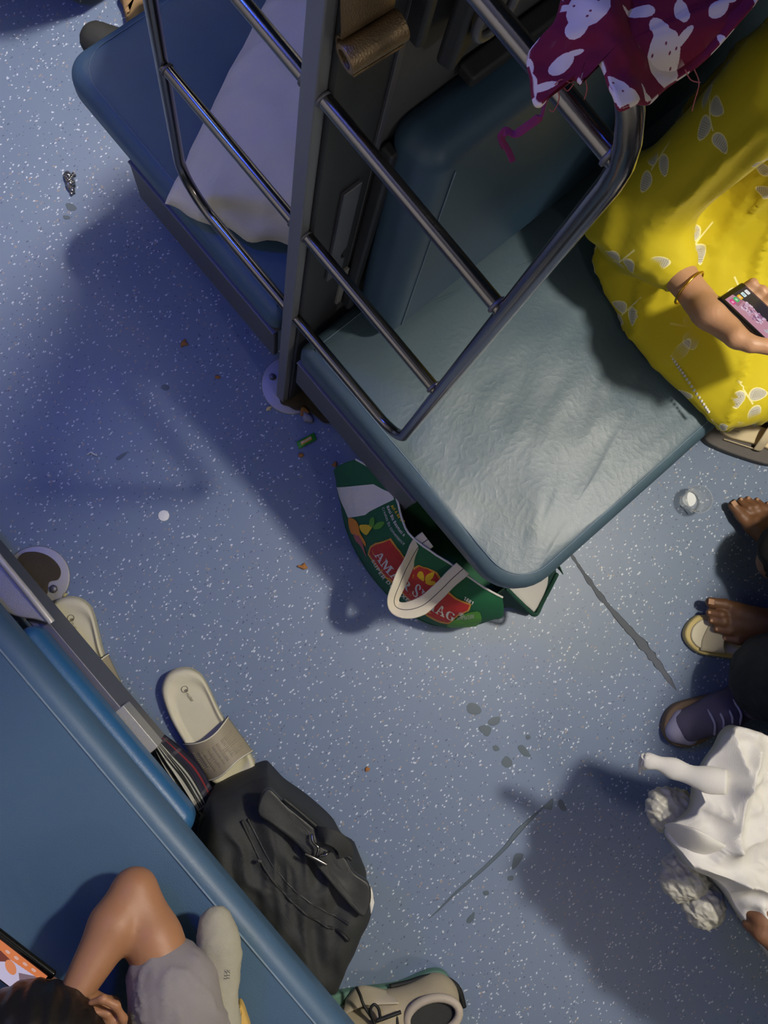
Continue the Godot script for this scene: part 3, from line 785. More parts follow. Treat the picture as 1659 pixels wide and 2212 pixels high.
	for q in [[Vector2(0.3172, 0.6519), Vector2(0.2943, 0.6851), Vector2(0.2977, 0.7345), Vector2(0.3259, 0.7194), Vector2(0.3323, 0.6833)], [Vector2(0.3339, 0.6975), Vector2(0.3272, 0.7659), Vector2(0.3429, 0.8352), Vector2(0.3574, 0.7809), Vector2(0.3461, 0.7109)]]:
		print_patch(t, "leaf_print", smooth(q, 3), M.leaf_print, 0.0015)
	print_patch(t, "leaf_print", smooth([Vector2(0.7917, 0.1801), Vector2(0.8079, 0.4504), Vector2(0.8406, 0.6049), Vector2(0.8839, 0.6607), Vector2(0.9026, 0.3271), Vector2(0.8653, 0.0922)], 3), M.leaf_print, 0.0013)
	b = Buf.new()
	bag_text(b, "AMAR", Vector2(0.4352, 0.4903), Vector2(0.616, 0.4606), Vector2(0.4352, 0.6675))
	bag_text(b, "SUHAG", Vector2(0.6299, 0.4693), Vector2(0.8038, 0.3256), Vector2(0.6261, 0.6898))
	bag_text(b, "®", Vector2(0.8077, 0.5106), Vector2(0.8313, 0.4823), Vector2(0.8068, 0.6057), "Droid Sans")
	bag_text(b, "SUPER DELUXE", Vector2(0.4417, 0.3879), Vector2(0.6333, 0.3137), Vector2(0.4458, 0.4933), "Droid Sans", 700)
	bag_text(b, "1881", Vector2(0.8072, 0.7577), Vector2(0.8471, 0.736), Vector2(0.8144, 0.8185), "Droid Sans", 700)
	bag_text(b, "Basi Bis Basmati R", Vector2(0.2808, 0.8809), Vector2(0.4662, 0.9381), Vector2(0.2793, 0.9157), "Droid Sans", 700)
	bag_text(b, "Creates Bo convenience", Vector2(0.2773, 0.832), Vector2(0.496, 0.8878), Vector2(0.2759, 0.8675), "Droid Sans", 400)
	bag_text(b, "100% NATURAL", Vector2(0.8099, 0.3907), Vector2(0.8684, 0.5232), Vector2(0.8076, 0.4917), "Droid Sans", 400)
	obj("lettering", b, M.white_print, t)
	b = Buf.new()
	bag_text(b, "Ari A Re GO", Vector2(0.289, 0.9177), Vector2(0.404, 0.9887), Vector2(0.2855, 0.9523), "Droid Sans", 700)
	obj("lettering", b, M.yellow_print, t)
	# handle: a loop of webbing that stands out over the label
	var path := smooth([Vector3(-0.0035, 0.27, 0.4278), Vector3(-0.0295, 0.26, 0.428), Vector3(-0.0633, 0.235, 0.4437), Vector3(-0.0935, 0.22, 0.4604), Vector3(-0.1189, 0.205, 0.477), Vector3(-0.1246, 0.2, 0.4932), Vector3(-0.1115, 0.205, 0.5103), Vector3(-0.0849, 0.215, 0.5213), Vector3(-0.049, 0.235, 0.5196), Vector3(-0.0146, 0.255, 0.5149), Vector3(0.0123, 0.27, 0.5131)], 6, false)
	b = Buf.new()
	ribbon(b, path, 0.018, 0.0016, Vector3(0.55, 0.75, 0.1))
	var h := obj("handle", b, M.webbing, t)
	b = Buf.new()
	ribbon(b, path, 0.0006, 0.0026, Vector3(0.55, 0.75, 0.1))
	obj("stitching", b, M.dark_thread, h)
	b = Buf.new()
	var rim := []
	for i in 31:
		rim.append(bag_s(i / 30.0, 1.0, 0.001))
	b.tube(rim, 0.0022, 8)
	obj("rim", b, M.white_print, t)

# a flat strap along a path, its width turned by a hint of its facing
func ribbon(b: Buf, path: Array, half: float, thick: float, face: Vector3) -> void:
	var m := path.size()
	b.grid(m - 1, 8, func(u: float, v: float):
		var i := int(round(u * (m - 1)))
		var tg: Vector3 = (path[mini(i + 1, m - 1)] - path[maxi(i - 1, 0)]).normalized()
		var sd := tg.cross(face).normalized()
		var up := sd.cross(tg).normalized()
		var a := TAU * v
		var c := Vector2(signf(cos(a)) * pow(absf(cos(a)), 0.35), signf(sin(a)) * pow(absf(sin(a)), 0.35))
		return path[i] + sd * c.x * half + up * c.y * thick, false, true, true)

# ---------- bags at the side berth ----------
func pack_top(p: Vector2) -> float:
	var a := Vector2(-0.55, 0.78)
	var q := (p - a).rotated(-0.55)
	var w := 1.0 - absf(noise.get_noise_2d(q.x * 9.0 + 4.0, q.y * 3.0)) * 2.4
	return 0.262 + 0.016 * w + 0.003 * noise.get_noise_2d(p.x * 26.0, p.y * 26.0) + 0.02 * (p.x + 0.6)

func backpack() -> void:
	var o := smooth([Vector2(-0.6323, 0.5403), Vector2(-0.6032, 0.543), Vector2(-0.5613, 0.5561), Vector2(-0.5188, 0.5716), Vector2(-0.5129, 0.5878), Vector2(-0.5108, 0.6267), Vector2(-0.4999, 0.6693), Vector2(-0.4928, 0.7063), Vector2(-0.4877, 0.7547), Vector2(-0.4936, 0.7929), Vector2(-0.4853, 0.8246), Vector2(-0.5066, 0.8561), Vector2(-0.5186, 0.8831), Vector2(-0.5384, 0.9025), Vector2(-0.5711, 0.9152), Vector2(-0.6098, 0.9325), Vector2(-0.6445, 0.9479), Vector2(-0.6799, 0.9567), Vector2(-0.7084, 0.8867), Vector2(-0.7225, 0.7773), Vector2(-0.7111, 0.6496), Vector2(-0.6792, 0.5724)], 4)
	var c := Vector2(-0.6222, 0.7323)
	var t := thing("backpack", "black cloth backpack with a metal buckle leaning on the side berth", "backpack", Vector3(c.x, 0, c.y))
	var b := Buf.new()
	b.dome(o, c, 26, func(p: Vector2, s: float): return pack_top(p) * (1.0 - 0.3 * pow(s, 10.0)), 0.004)
	obj("body", b, M.black_cloth, t)
	var lay := func(pts: Array, lift: float) -> Array:
		var out := []
		for q in smooth(pts, 6, false):
			out.append(Vector3(q.x, pack_top(Vector2(q.x, q.z)) + lift, q.z))
		return out
	b = Buf.new()
	b.tube(lay.call([Vector3(-0.589, 0.27, 0.5927), Vector3(-0.5984, 0.27, 0.627), Vector3(-0.6094, 0.27, 0.6759), Vector3(-0.6124, 0.27, 0.7266), Vector3(-0.6082, 0.27, 0.7787), Vector3(-0.5959, 0.27, 0.8277), Vector3(-0.582, 0.27, 0.8559), Vector3(-0.5798, 0.27, 0.8751)], -0.0022), 0.0034, 8)
	obj("zip", b, M.black_rubber, t)
	b = Buf.new()
	b.tube(lay.call([Vector3(-0.5797, 0.27, 0.5979), Vector3(-0.5873, 0.27, 0.6339), Vector3(-0.5962, 0.27, 0.688), Vector3(-0.594, 0.27, 0.749), Vector3(-0.5797, 0.27, 0.8085), Vector3(-0.5616, 0.27, 0.8535)], -0.0018), 0.0025, 8)
	obj("seam", b, M.black_satin, t)
	# flap panel on the aisle side
	b = Buf.new()
	var fo := [Vector2(-0.5163, 0.5761), Vector2(-0.5089, 0.6257), Vector2(-0.4939, 0.7048), Vector2(-0.4904, 0.7542), Vector2(-0.4952, 0.7906), Vector2(-0.4883, 0.8207), Vector2(-0.5063, 0.847), Vector2(-0.5334, 0.856), Vector2(-0.5382, 0.8108), Vector2(-0.5381, 0.7574), Vector2(-0.5398, 0.6831), Vector2(-0.5496, 0.6315), Vector2(-0.5548, 0.5947)]
	b.slab(smooth(fo, 4), 0.272, 0.293, 0.004, func(p: Vector2): return 0.004 * noise.get_noise_2d(p.x * 14, p.y * 14), 10, 3)
	var flap := obj("flap", b, M.black_satin, t)
	b = Buf.new()
	b.tube([Vector3(-0.507, 0.294, 0.6078), Vector3(-0.5013, 0.294, 0.6364), Vector3(-0.4903, 0.296, 0.6992)], 0.004, 8)
	obj("edge_binding", b, M.black_rubber, flap)
	b = Buf.new()
	b.tube([Vector3(-0.4922, 0.296, 0.7294), Vector3(-0.487, 0.296, 0.7524), Vector3(-0.4835, 0.296, 0.7673)], 0.004, 8)
	obj("edge_binding", b, M.black_rubber, flap)
	b = Buf.new()
	ribbon(b, smooth([Vector3(-0.4981, 0.3, 0.6929), Vector3(-0.4885, 0.318, 0.7022), Vector3(-0.4799, 0.318, 0.7195), Vector3(-0.4798, 0.308, 0.7409), Vector3(-0.4875, 0.298, 0.7565)], 5, false), 0.014, 0.0018, Vector3(0, 1, 0.1))
	obj("strap", b, M.black_cloth, t)
	b = Buf.new()
	b.tube([Vector3(-0.5373, 0.306, 0.7026), Vector3(-0.529, 0.307, 0.7215), Vector3(-0.5215, 0.306, 0.7415)], 0.0034, 8, false, Vector2(1, 0.7))
	b.tube(smooth([Vector3(-0.5071, 0.304, 0.6855), Vector3(-0.5133, 0.309, 0.6951), Vector3(-0.5128, 0.312, 0.7093), Vector3(-0.5237, 0.308, 0.7176)], 5, false), 0.0024, 8)
	b.tube(smooth([Vector3(-0.5211, 0.308, 0.722), Vector3(-0.5103, 0.312, 0.7263), Vector3(-0.5022, 0.306, 0.7274)], 5, false), 0.0022, 8)
	obj("buckle", b, M.steel, t, "silver metal buckle")
	b = Buf.new()
	var ea := Vector3(-0.496, 0.285, 0.835)
	var eb := Vector3(-0.5108, 0.285, 0.86)
	b.shell(30, 3, func(u: float, v: float): return ea.lerp(eb, u) + Vector3(-0.008, 0, 0.005).lerp(Vector3(0.007, -0.004, -0.004), v) + Vector3(0, 0.0008 * sin(u * 60.0), 0), 0.002)
	obj("ribbed_tape", b, M.white_print, t)
	b = Buf.new()
	var so := [Vector2(-0.6538, 0.5487), Vector2(-0.6335, 0.5606), Vector2(-0.6642, 0.6034), Vector2(-0.6887, 0.5941)]
	b.slab(smooth(so, 3), 0.17, 0.21, 0.008, null, 3, 3)
	obj("side_pocket", b, M.black_cloth, t)
	b = Buf.new()
	var zp := Vector3(-0.6063, 0.283, 0.6632)
	b.rbox(Vector3(0.006, 0.003, 0.008), 0.0012, 2, Transform3D(Basis(Vector3.UP, 0.5), zp))
	obj("zip_pull", b, M.steel, t)

func checked_bag() -> void:
	var img := Image.create(256, 256, false, Image.FORMAT_RGB8)
	img.fill(rgb(38, 44, 46))
	var bars := [[8, 16, 0], [34, 18, 0], [60, 14, 1], [84, 8, 0], [104, 20, 1], [134, 10, 0], [152, 10, 0], [170, 8, 1]]
	for q in bars:
		img.fill_rect(Rect2i(q[0], 0, q[1], 256), rgb(176, 176, 172) if q[2] == 0 else rgb(206, 205, 198))
	img.fill_rect(Rect2i(186, 0, 70, 256), rgb(36, 36, 58))
	img.fill_rect(Rect2i(222, 0, 8, 256), rgb(150, 40, 48))
	for y in [20, 60, 190]:
		for x in range(0, 256):
			for k in 9:
				img.set_pixel(x, y + k, img.get_pixel(x, y + k).lerp(rgb(110, 108, 112), 0.55))
	for x in range(0, 256, 3):
		if x < 190:
			img.fill_rect(Rect2i(x, 0, 1, 256), img.get_pixel(x, 5).lerp(Color.BLACK, 0.12))
	var m := textured(img, 0.85)
	var l := smooth([Vector3(-0.6481, 0.08, 0.3692), Vector3(-0.6642, 0.09, 0.4194), Vector3(-0.6716, 0.1, 0.4695), Vector3(-0.678, 0.1, 0.5249), Vector3(-0.6819, 0.09, 0.5621)], 6, false)
	var r := smooth([Vector3(-0.63, 0.06, 0.3887), Vector3(-0.6182, 0.07, 0.4359), Vector3(-0.6133, 0.07, 0.4813), Vector3(-0.6225, 0.06, 0.526), Vector3(-0.637, 0.05, 0.569)], 6, false)
	var t := thing("checked_bag", "black and white checked cloth bag with a zip, half under the side berth", "bag", Vector3(-0.6, 0, 0.47))
	var b := Buf.new()
	b.shell(40, 20, func(u: float, v: float):
		var p: Vector3 = along(l, v).lerp(along(r, v), u)
		var hump := sin(u * PI) * 0.055
		return p + Vector3(0, hump + 0.008 * sin(u * 30.0 + v * 3.0) * sin(v * PI), 0), 0.003)
	obj("cloth", b, m, t)
	b = Buf.new()
	b.shell(24, 8, func(u: float, v: float):
		var p: Vector3 = along(r, u)
		return Vector3(p.x - 0.05 * v, p.y * (1.0 - v) + 0.004, p.z), 0.002)
	obj("side", b, mat(rgb(36, 36, 58), 0.9), t)
	b = Buf.new()
	b.shell(14, 6, func(u: float, v: float): return Vector3(-0.6831, 0.1, 0.5591).lerp(Vector3(-0.6388, 0.06, 0.5718), u) + (Vector3(-0.6537, 0.12, 0.5529) - Vector3(-0.6653, 0.06, 0.5755)) * (v - 0.5) * 1.4, 0.003)
	obj("end_fold", b, M.white_print, t)
	b = Buf.new()
	b.tube(smooth([Vector3(-0.6729, 0.125, 0.5411), Vector3(-0.6573, 0.13, 0.5445), Vector3(-0.6444, 0.12, 0.5497)], 4, false), 0.004, 8)
	obj("zip", b, M.steel_dull, t)
	b = Buf.new()
	b.shell(16, 10, func(u: float, v: float):
		var p: Vector3 = Vector3(-0.6448, 0.06, 0.3611).lerp(Vector3(-0.6394, 0.05, 0.4016), u)
		return p + (Vector3(-0.6761, 0.06, 0.3815) - Vector3(-0.6448, 0.06, 0.3611)) * v + Vector3(0, 0.02 * sin(u * PI) * sin(v * PI) + 0.004 * sin(u * 20), 0), 0.003)
	obj("top_fold", b, m, t)

func slippers() -> void:
	var heel := Vector3(-0.5307, 0, 0.3184)
	var t := thing("slipper", "cream slide slipper lying in the open on the blue floor", "slipper", heel, "pair of cream slides")
	var o := smooth([Vector2(-0.5869, 0.3292), Vector2(-0.5734, 0.3139), Vector2(-0.5527, 0.3046), Vector2(-0.5308, 0.31), Vector2(-0.5133, 0.3239), Vector2(-0.5043, 0.3455), Vector2(-0.5057, 0.368), Vector2(-0.5146, 0.4026), Vector2(-0.5239, 0.4406), Vector2(-0.5262, 0.4759), Vector2(-0.5258, 0.5199), Vector2(-0.5344, 0.557), Vector2(-0.5458, 0.5767), Vector2(-0.5625, 0.5866), Vector2(-0.5835, 0.5826), Vector2(-0.602, 0.5683), Vector2(-0.6173, 0.5459), Vector2(-0.6244, 0.5222), Vector2(-0.6218, 0.4838), Vector2(-0.6163, 0.4419), Vector2(-0.6096, 0.3984), Vector2(-0.6003, 0.362)], 3)
	var c := Vector2(-0.5612, 0.4449)
	var b := Buf.new()
	b.dome(o, c, 14, func(p: Vector2, s: float):
		var y: float = 0.03 - 0.004 * smoothstep(0.93, 1.0, s) - 0.007 * smoothstep(0.0, 1.0, clampf((0.86 - s) / 0.14, 0, 1))
		return y + 0.0008 * nz(Vector3(p.x, 0, p.y), 20.0), 0.0)
	var foot := obj("footbed", b, M.slipper, t)
	b = Buf.new()
	var low := []
	for p in o:
		low.append(c + (p - c) * 1.012)
	b.slab(low, 0.0005, 0.012, 0.003, null, 2, 2)
	obj("sole", b, mat(rgb(206, 196, 160), 0.7), t)
	var left := [Vector3(-0.6172, 0.022, 0.434), Vector3(-0.623, 0.02, 0.4614), Vector3(-0.6268, 0.02, 0.4926), Vector3(-0.6292, 0.022, 0.5221)]
	var right := [Vector3(-0.516, 0.022, 0.4516), Vector3(-0.5187, 0.02, 0.4845), Vector3(-0.5203, 0.02, 0.5131), Vector3(-0.5218, 0.022, 0.5388)]
	var strap := func(u: float, v: float, lift: float) -> Vector3:
		var p: Vector3 = along(left, v).lerp(along(right, v), u)
		var bow: Vector3 = (along(left, 1.0) - along(left, 0.0)).normalized()
		# the rear edge curves back between its ends, the front edge sweeps
		p += bow * (0.014 * sin(u * PI) * (1.0 - v) + 0.004 * sin(u * TAU) * v)
		var h := 0.04 * pow(maxf(sin(u * PI), 0.0), 0.6)
		return p + Vector3(0, h + lift, 0)
	b = Buf.new()
	b.shell(120, 20, func(u: float, v: float): return strap.call(u, v, 0.0003 * sin(u * 200.0 + v * 30.0)), 0.004)
	var st := obj("strap", b, M.strap, t, "taupe ribbed strap with raised block letters")
	b = Buf.new()
	for v in [0.01, 0.99]:
		var ln := []
		b = Buf.new()
		for i in 25:
			ln.append(strap.call(i / 24.0, v, 0.0004))
		b.tube(ln, 0.0016, 8)
		obj("strap_edge", b, M.strap_edge, st)
	for v in [-0.035, 1.035]:
		var ln := []
		b = Buf.new()
		for i in 25:
			ln.append(strap.call(i / 24.0, v, -0.0015))
		b.tube(ln, 0.0018, 8)
		obj("strap_lining", b, M.black_rubber, st)
	# block letters, each built of short ridges
	b = Buf.new()
	var glyphs := {"U": [[0, 0, 0.25, 1], [0.75, 0, 1, 1], [0.25, 0, 0.75, 0.28]], "H": [[0, 0, 0.3, 1], [0.7, 0, 1, 1], [0.3, 0.38, 0.7, 0.62]], "I": [[0.3, 0, 0.7, 1]], "M": [[0, 0, 0.25, 1], [0.75, 0, 1, 1], [0.25, 0.6, 0.75, 0.9]], "E": [[0, 0, 0.3, 1], [0.3, 0.78, 1, 1], [0.3, 0.4, 0.9, 0.62], [0.3, 0, 1, 0.22]]}
	var x := 0.08
	for ch in "UHIHE":
		var w := 0.19 if ch != "I" else 0.1
		for q in glyphs[ch]:
			var n := maxi(2, int(q[3] * 12 - q[1] * 12))
			for i in n:
				var yy := lerpf(q[1], q[3], (i + 0.5) / n)
				var ln := []
				for k in 4:
					var ux: float = x + w * 0.86 * lerpf(q[0], q[2], k / 3.0)
					ln.append(strap.call(ux, 0.82 - 0.58 * yy, 0.0012))
				b.tube(ln, 0.0009, 6)
		x += w
	obj("raised_lettering", b, mat(rgb(182, 172, 146), 0.5), st)
	b = Buf.new()
	var at := Vector3(-0.5462, 0.0248, 0.3512)
	var rg := []
	for i in 20:
		rg.append(at + Vector3(cos(TAU * i / 20) * 0.0065, 0, sin(TAU * i / 20) * 0.0065))
	b.tube(rg, 0.0005, 5, true)
	var tx := Vector3(-0.5526, 0.0252, 0.3592)
	var te := Vector3(-0.5541, 0.0252, 0.3802)
	var tu := Vector3(-0.5441, 0.0252, 0.3604)
	letters(b, "nuder", func(xx: float, y: float): return tx + (te - tx) * xx + (tu - tx) * y, "Droid Sans", 400)
	var bx := Vector3(-0.5507, 0.0252, 0.3509)
	var be := Vector3(-0.5507, 0.0252, 0.3583)
	var bu := Vector3(-0.5428, 0.0252, 0.3516)
	letters(b, "B", func(xx: float, y: float): return bx + (be - bx) * xx + (bu - bx) * y, "Droid Sans", 700)
	obj("print", b, M.ink, foot)
	var d: Node3D = t.duplicate()
	d.name = numbered("slipper")
	add_child(d)
	d.position = Vector3(-0.6058, 0, 0.0616)
	d.rotation.y = -0.19
	d.set_meta("label", "cream slide slipper half hidden under the frame of the side berth")

# ---------- the white sheet and the people on the far seat ----------
func white_sheet() -> void:
	var o := smooth([Vector2(-0.0497, 1.0427), Vector2(-0.0585, 1.0751), Vector2(-0.0623, 1.108), Vector2(-0.0443, 1.1489), Vector2(-0.0418, 1.1897), Vector2(-0.046, 1.2182), Vector2(-0.0493, 1.2434), Vector2(-0.0527, 1.2929), Vector2(-0.0572, 1.3675), Vector2(-0.0119, 1.4413), Vector2(0.1281, 1.4201), Vector2(0.2624, 1.2834), Vector2(0.2573, 1.1634), Vector2(0.2144, 1.0833), Vector2(0.1935, 1.0543), Vector2(0.1761, 1.0243), Vector2(0.1567, 0.9979), Vector2(0.1348, 0.994), Vector2(0.1096, 1.0025), Vector2(0.0779, 1.0082), Vector2(0.0409, 1.0211), Vector2(0.0016, 1.0488)], 4)
	var c := Vector2(0.0724, 1.1829)
	var t := thing("bed_sheet", "crumpled white cotton sheet heaped on the corner of the far seat", "sheet", Vector3(c.x, 0.45, c.y))
	# sharp folds that run across the heap: from, to, height, width
	var folds := [[Vector2(0.006, 1.1205), Vector2(0.081, 1.0573), 0.03, 0.014], [Vector2(0.081, 1.0573), Vector2(0.1516, 1.0401), 0.03, 0.014], [Vector2(-0.0668, 1.0832), Vector2(-0.0174, 1.1712), 0.026, 0.012], [Vector2(-0.0174, 1.1712), Vector2(0.0237, 1.2342), 0.02, 0.015], [Vector2(0.0155, 1.0181), Vector2(0.0374, 1.0776), 0.022, 0.012], [Vector2(0.006, 1.1205), Vector2(0.0714, 1.1485), 0.018, 0.02], [Vector2(0.144, 0.9881), Vector2(0.1064, 1.04), 0.02, 0.012], [Vector2(-0.021, 1.2222), Vector2(-0.0352, 1.3077), 0.02, 0.014]]
	var top := func(p: Vector2, s: float) -> float:
		var q := Vector3(p.x, 0.0, p.y)
		var f := maxf(0.0, crease(q, 5.0))
		var g := maxf(0.0, crease(q + Vector3(2, 0, 5), 11.0))
		var y := 0.462 + 0.035 * (1.0 - pow(s, 3.0)) + (0.014 * f * f + 0.007 * g * g) * (0.4 + 0.6 * s)
		for k in folds:
			var d := Geometry2D.get_closest_point_to_segment(p, k[0], k[1]).distance_to(p)
			y += k[2] * exp(-d / k[3])
		return y
	var b := Buf.new()
	b.dome(o, c, 64, top, 0.452)
	obj("heap", b, M.cotton, t)
	b = Buf.new()
	b.tube(smooth([Vector3(0.0027, 0.44, 0.9422), Vector3(0.0158, 0.45, 0.9579), Vector3(0.0307, 0.46, 0.9834), Vector3(0.047, 0.48, 1.0115), Vector3(0.0728, 0.5, 1.0399)], 6, false), func(u: float): return 0.011 + 0.011 * u + 0.002 * sin(u * 17.0), 16, false, Vector2(1, 0.75))
	obj("rolled_corner", b, M.cotton, t)
	b = Buf.new()
	b.tube(smooth([Vector3(0.0069, 0.445, 0.9367), Vector3(-0.0003, 0.43, 0.9448), Vector3(-0.0114, 0.41, 0.9676)], 4, false), func(u: float): return 0.006 - 0.004 * u, 8)
	b.tube(smooth([Vector3(0.0095, 0.45, 0.9379), Vector3(-0.0027, 0.44, 0.9457), Vector3(-0.0032, 0.43, 0.9578)], 4, false), 0.004, 8)
	obj("drawstring", b, M.cotton, t)
	b = Buf.new()
	var f0 := [Vector3(-0.0479, 0.47, 1.0312), Vector3(-0.0399, 0.5, 1.0261), Vector3(-0.0231, 0.535, 1.047), Vector3(0.0036, 0.51, 1.1148)]
	var f1 := [Vector3(-0.057, 0.45, 1.0758), Vector3(-0.0545, 0.47, 1.0994), Vector3(-0.0293, 0.49, 1.1094), Vector3(0.0038, 0.505, 1.1187)]
	var s0 := smooth(f0, 5, false)
	var s1 := smooth(f1, 5, false)
	b.shell(20, 10, func(u: float, v: float): return along(s0, u).lerp(along(s1, u), v) + Vector3(0, 0.012 * sin(v * PI) * sin(u * PI), 0), 0.002)
	obj("folded_flap", b, M.cotton, t)
	b = Buf.new()
	var g0 := [Vector3(0.028, 0.47, 1.0334), Vector3(0.0337, 0.49, 1.0372), Vector3(0.0383, 0.49, 1.0514)]
	var g1 := [Vector3(-0.0044, 0.46, 1.0577), Vector3(0.0092, 0.48, 1.058), Vector3(0.0257, 0.49, 1.06)]
	b.shell(12, 8, func(u: float, v: float): return along(g0, u).lerp(along(g1, u), v) + Vector3(0, 0.006 * sin(v * PI * 2.0), 0), 0.002)
	obj("folded_corner", b, M.cotton, t)
	# crumpled bags that stick out under the sheet
	var spots := [[[Vector2(-0.0302, 1.03), Vector2(-0.0132, 1.019), Vector2(0.0052, 1.0293), Vector2(0.0285, 1.0546), Vector2(0.0359, 1.0846), Vector2(0.0272, 1.1192), Vector2(0.0048, 1.1306), Vector2(-0.0215, 1.096), Vector2(-0.0351, 1.073), Vector2(-0.0382, 1.0512)], Vector2(-0.0003, 1.073), "crumpled translucent plastic bag sticking out above the folded sheet corner"],
		[[Vector2(-0.0722, 1.1231), Vector2(-0.0479, 1.1245), Vector2(-0.0354, 1.1486), Vector2(-0.0287, 1.1791), Vector2(-0.0409, 1.2047), Vector2(-0.0681, 1.2025), Vector2(-0.0941, 1.1867), Vector2(-0.0992, 1.1611), Vector2(-0.0923, 1.1412)], Vector2(-0.0604, 1.1655), "crumpled translucent plastic bag bulging below the folded sheet flap"],
		[[Vector2(-0.0759, 1.1984), Vector2(-0.0508, 1.1902), Vector2(-0.0385, 1.2122), Vector2(-0.0487, 1.2343), Vector2(-0.0702, 1.251), Vector2(-0.0891, 1.2438), Vector2(-0.0937, 1.2237), Vector2(-0.0881, 1.2028)], Vector2(-0.0694, 1.2202), "lowest crumpled plastic bag end with a yellow mark, below the sheet"]]
	for i in 3:
		var cc: Vector2 = spots[i][1]
		var pb := thing("plastic_bag", spots[i][2], "plastic bag", Vector3(cc.x, 0.36, cc.y), "crumpled plastic bags")
		b = Buf.new()
		var pf := Field.new(0.006)
		for q in spots[i][0]:
			var e: Vector2 = cc + (q - cc) * 0.72
			pf.bone(Vector3(cc.x, 0.39, cc.y), Vector3(e.x, 0.385, e.y), 0.016, 0.0135)
		pf.build(b, 0.0026, func(p: Vector3, n: Vector3) -> Vector3:
			return p + n * (0.0045 * crease(Vector3(p.x * 1.3, p.y * 0.6, p.z * 0.5 + p.x * 0.3), 30.0) + 0.002 * crease(p + Vector3.ONE, 40.0)))
		obj("film", b, M.plastic_film, pb)
		if i == 2:
			b = Buf.new()
			b.slab(smooth([Vector2(-0.0847, 1.2419), Vector2(-0.0749, 1.249), Vector2(-0.0789, 1.2558), Vector2(-0.0891, 1.2515)], 3), 0.385, 0.392, 0.002, null, 2, 2)
			obj("mark", b, M.yellow_print, pb, "yellow mark")

# bones of a bare foot: forward, towards the big toe, up
func foot_bones(f: Field, heel: Vector3, toe: Vector3, side: float, lift: float, ankle_to: Vector3, tilt := 0.0) -> Array:
	var fw := toe - heel
	fw.y = 0
	fw = fw.normalized()
	var sd := fw.cross(Vector3.UP) * side
	var at := func(a: float, b: float, c: float) -> Vector3: return Vector3(heel.x, lift, heel.z) + fw * a + sd * b + Vector3.UP * (c + a * tilt)
	f.bone(at.call(0.03, 0, 0.032), at.call(0.07, 0.002, 0.075), 0.031, 0.033)
	f.bone(at.call(0.07, 0, 0.085), ankle_to, 0.034, 0.04)
	f.bone(at.call(0.04, -0.002, 0.03), at.call(0.17, -0.028, 0.018), 0.03, 0.0175)
	f.bone(at.call(0.07, 0.004, 0.066), at.call(0.18, 0.018, 0.026), 0.034, 0.023)
	f.bone(at.call(0.08, 0.0, 0.055), at.call(0.178, -0.008, 0.024), 0.034, 0.021)
	f.chain([at.call(0.18, 0.027, 0.023), at.call(0.212, 0.032, 0.022), at.call(0.243, 0.032, 0.017)], [0.0155, 0.0118, 0.0112])
	var nails := [[at.call(0.246, 0.032, 0.027), fw, sd, 0.0085]]
	for k in 4:
		var b := 0.0095 - 0.0168 * k
		var e := 0.242 - 0.004 * k - 0.0035 * k * k
		f.chain([at.call(e - 0.06, b, 0.024), at.call(e - 0.024, b - 0.001, 0.027), at.call(e, b - 0.001, 0.015)], [0.0092, 0.0074, 0.0072])
		nails.append([at.call(e + 0.002, b - 0.001, 0.0215), fw, sd, 0.0046])
	return nails

func hand_bones(f: Field, wr: Vector3, dir: Vector3, up: Vector3, side: float) -> void:
	dir = dir.normalized()
	var sd := dir.cross(up).normalized() * side
	up = sd.cross(dir).normalized() * side
	for k in 4:
		var s := 0.028 - 0.0185 * k
		var kn := wr + dir * (0.09 - 0.004 * absf(k - 1.0)) + sd * s
		f.bone(wr + sd * s * 0.4, kn, 0.015, 0.0115)
		var ln: float = [0.07, 0.078, 0.073, 0.056][k]
		f.chain([kn, kn + dir * ln * 0.5 - up * 0.006, kn + dir * ln * 0.85 - up * 0.026], [0.0105, 0.009, 0.0075])
	f.chain([wr + dir * 0.02 + sd * 0.02, wr + dir * 0.055 + sd * 0.05 - up * 0.008, wr + dir * 0.095 + sd * 0.06 - up * 0.012], [0.015, 0.011, 0.0085])

func nails_mesh(list: Array, t: Node3D) -> void:
	for q in list:
		var b := Buf.new()
		var w: float = q[3]
		b.rbox(Vector3(w * 1.5, 0.003, w * 1.7), 0.0014, 2, Transform3D(Basis(q[2], Vector3.UP, q[1]).orthonormalized(), q[0]))
		obj("toenail", b, M.nail, t)

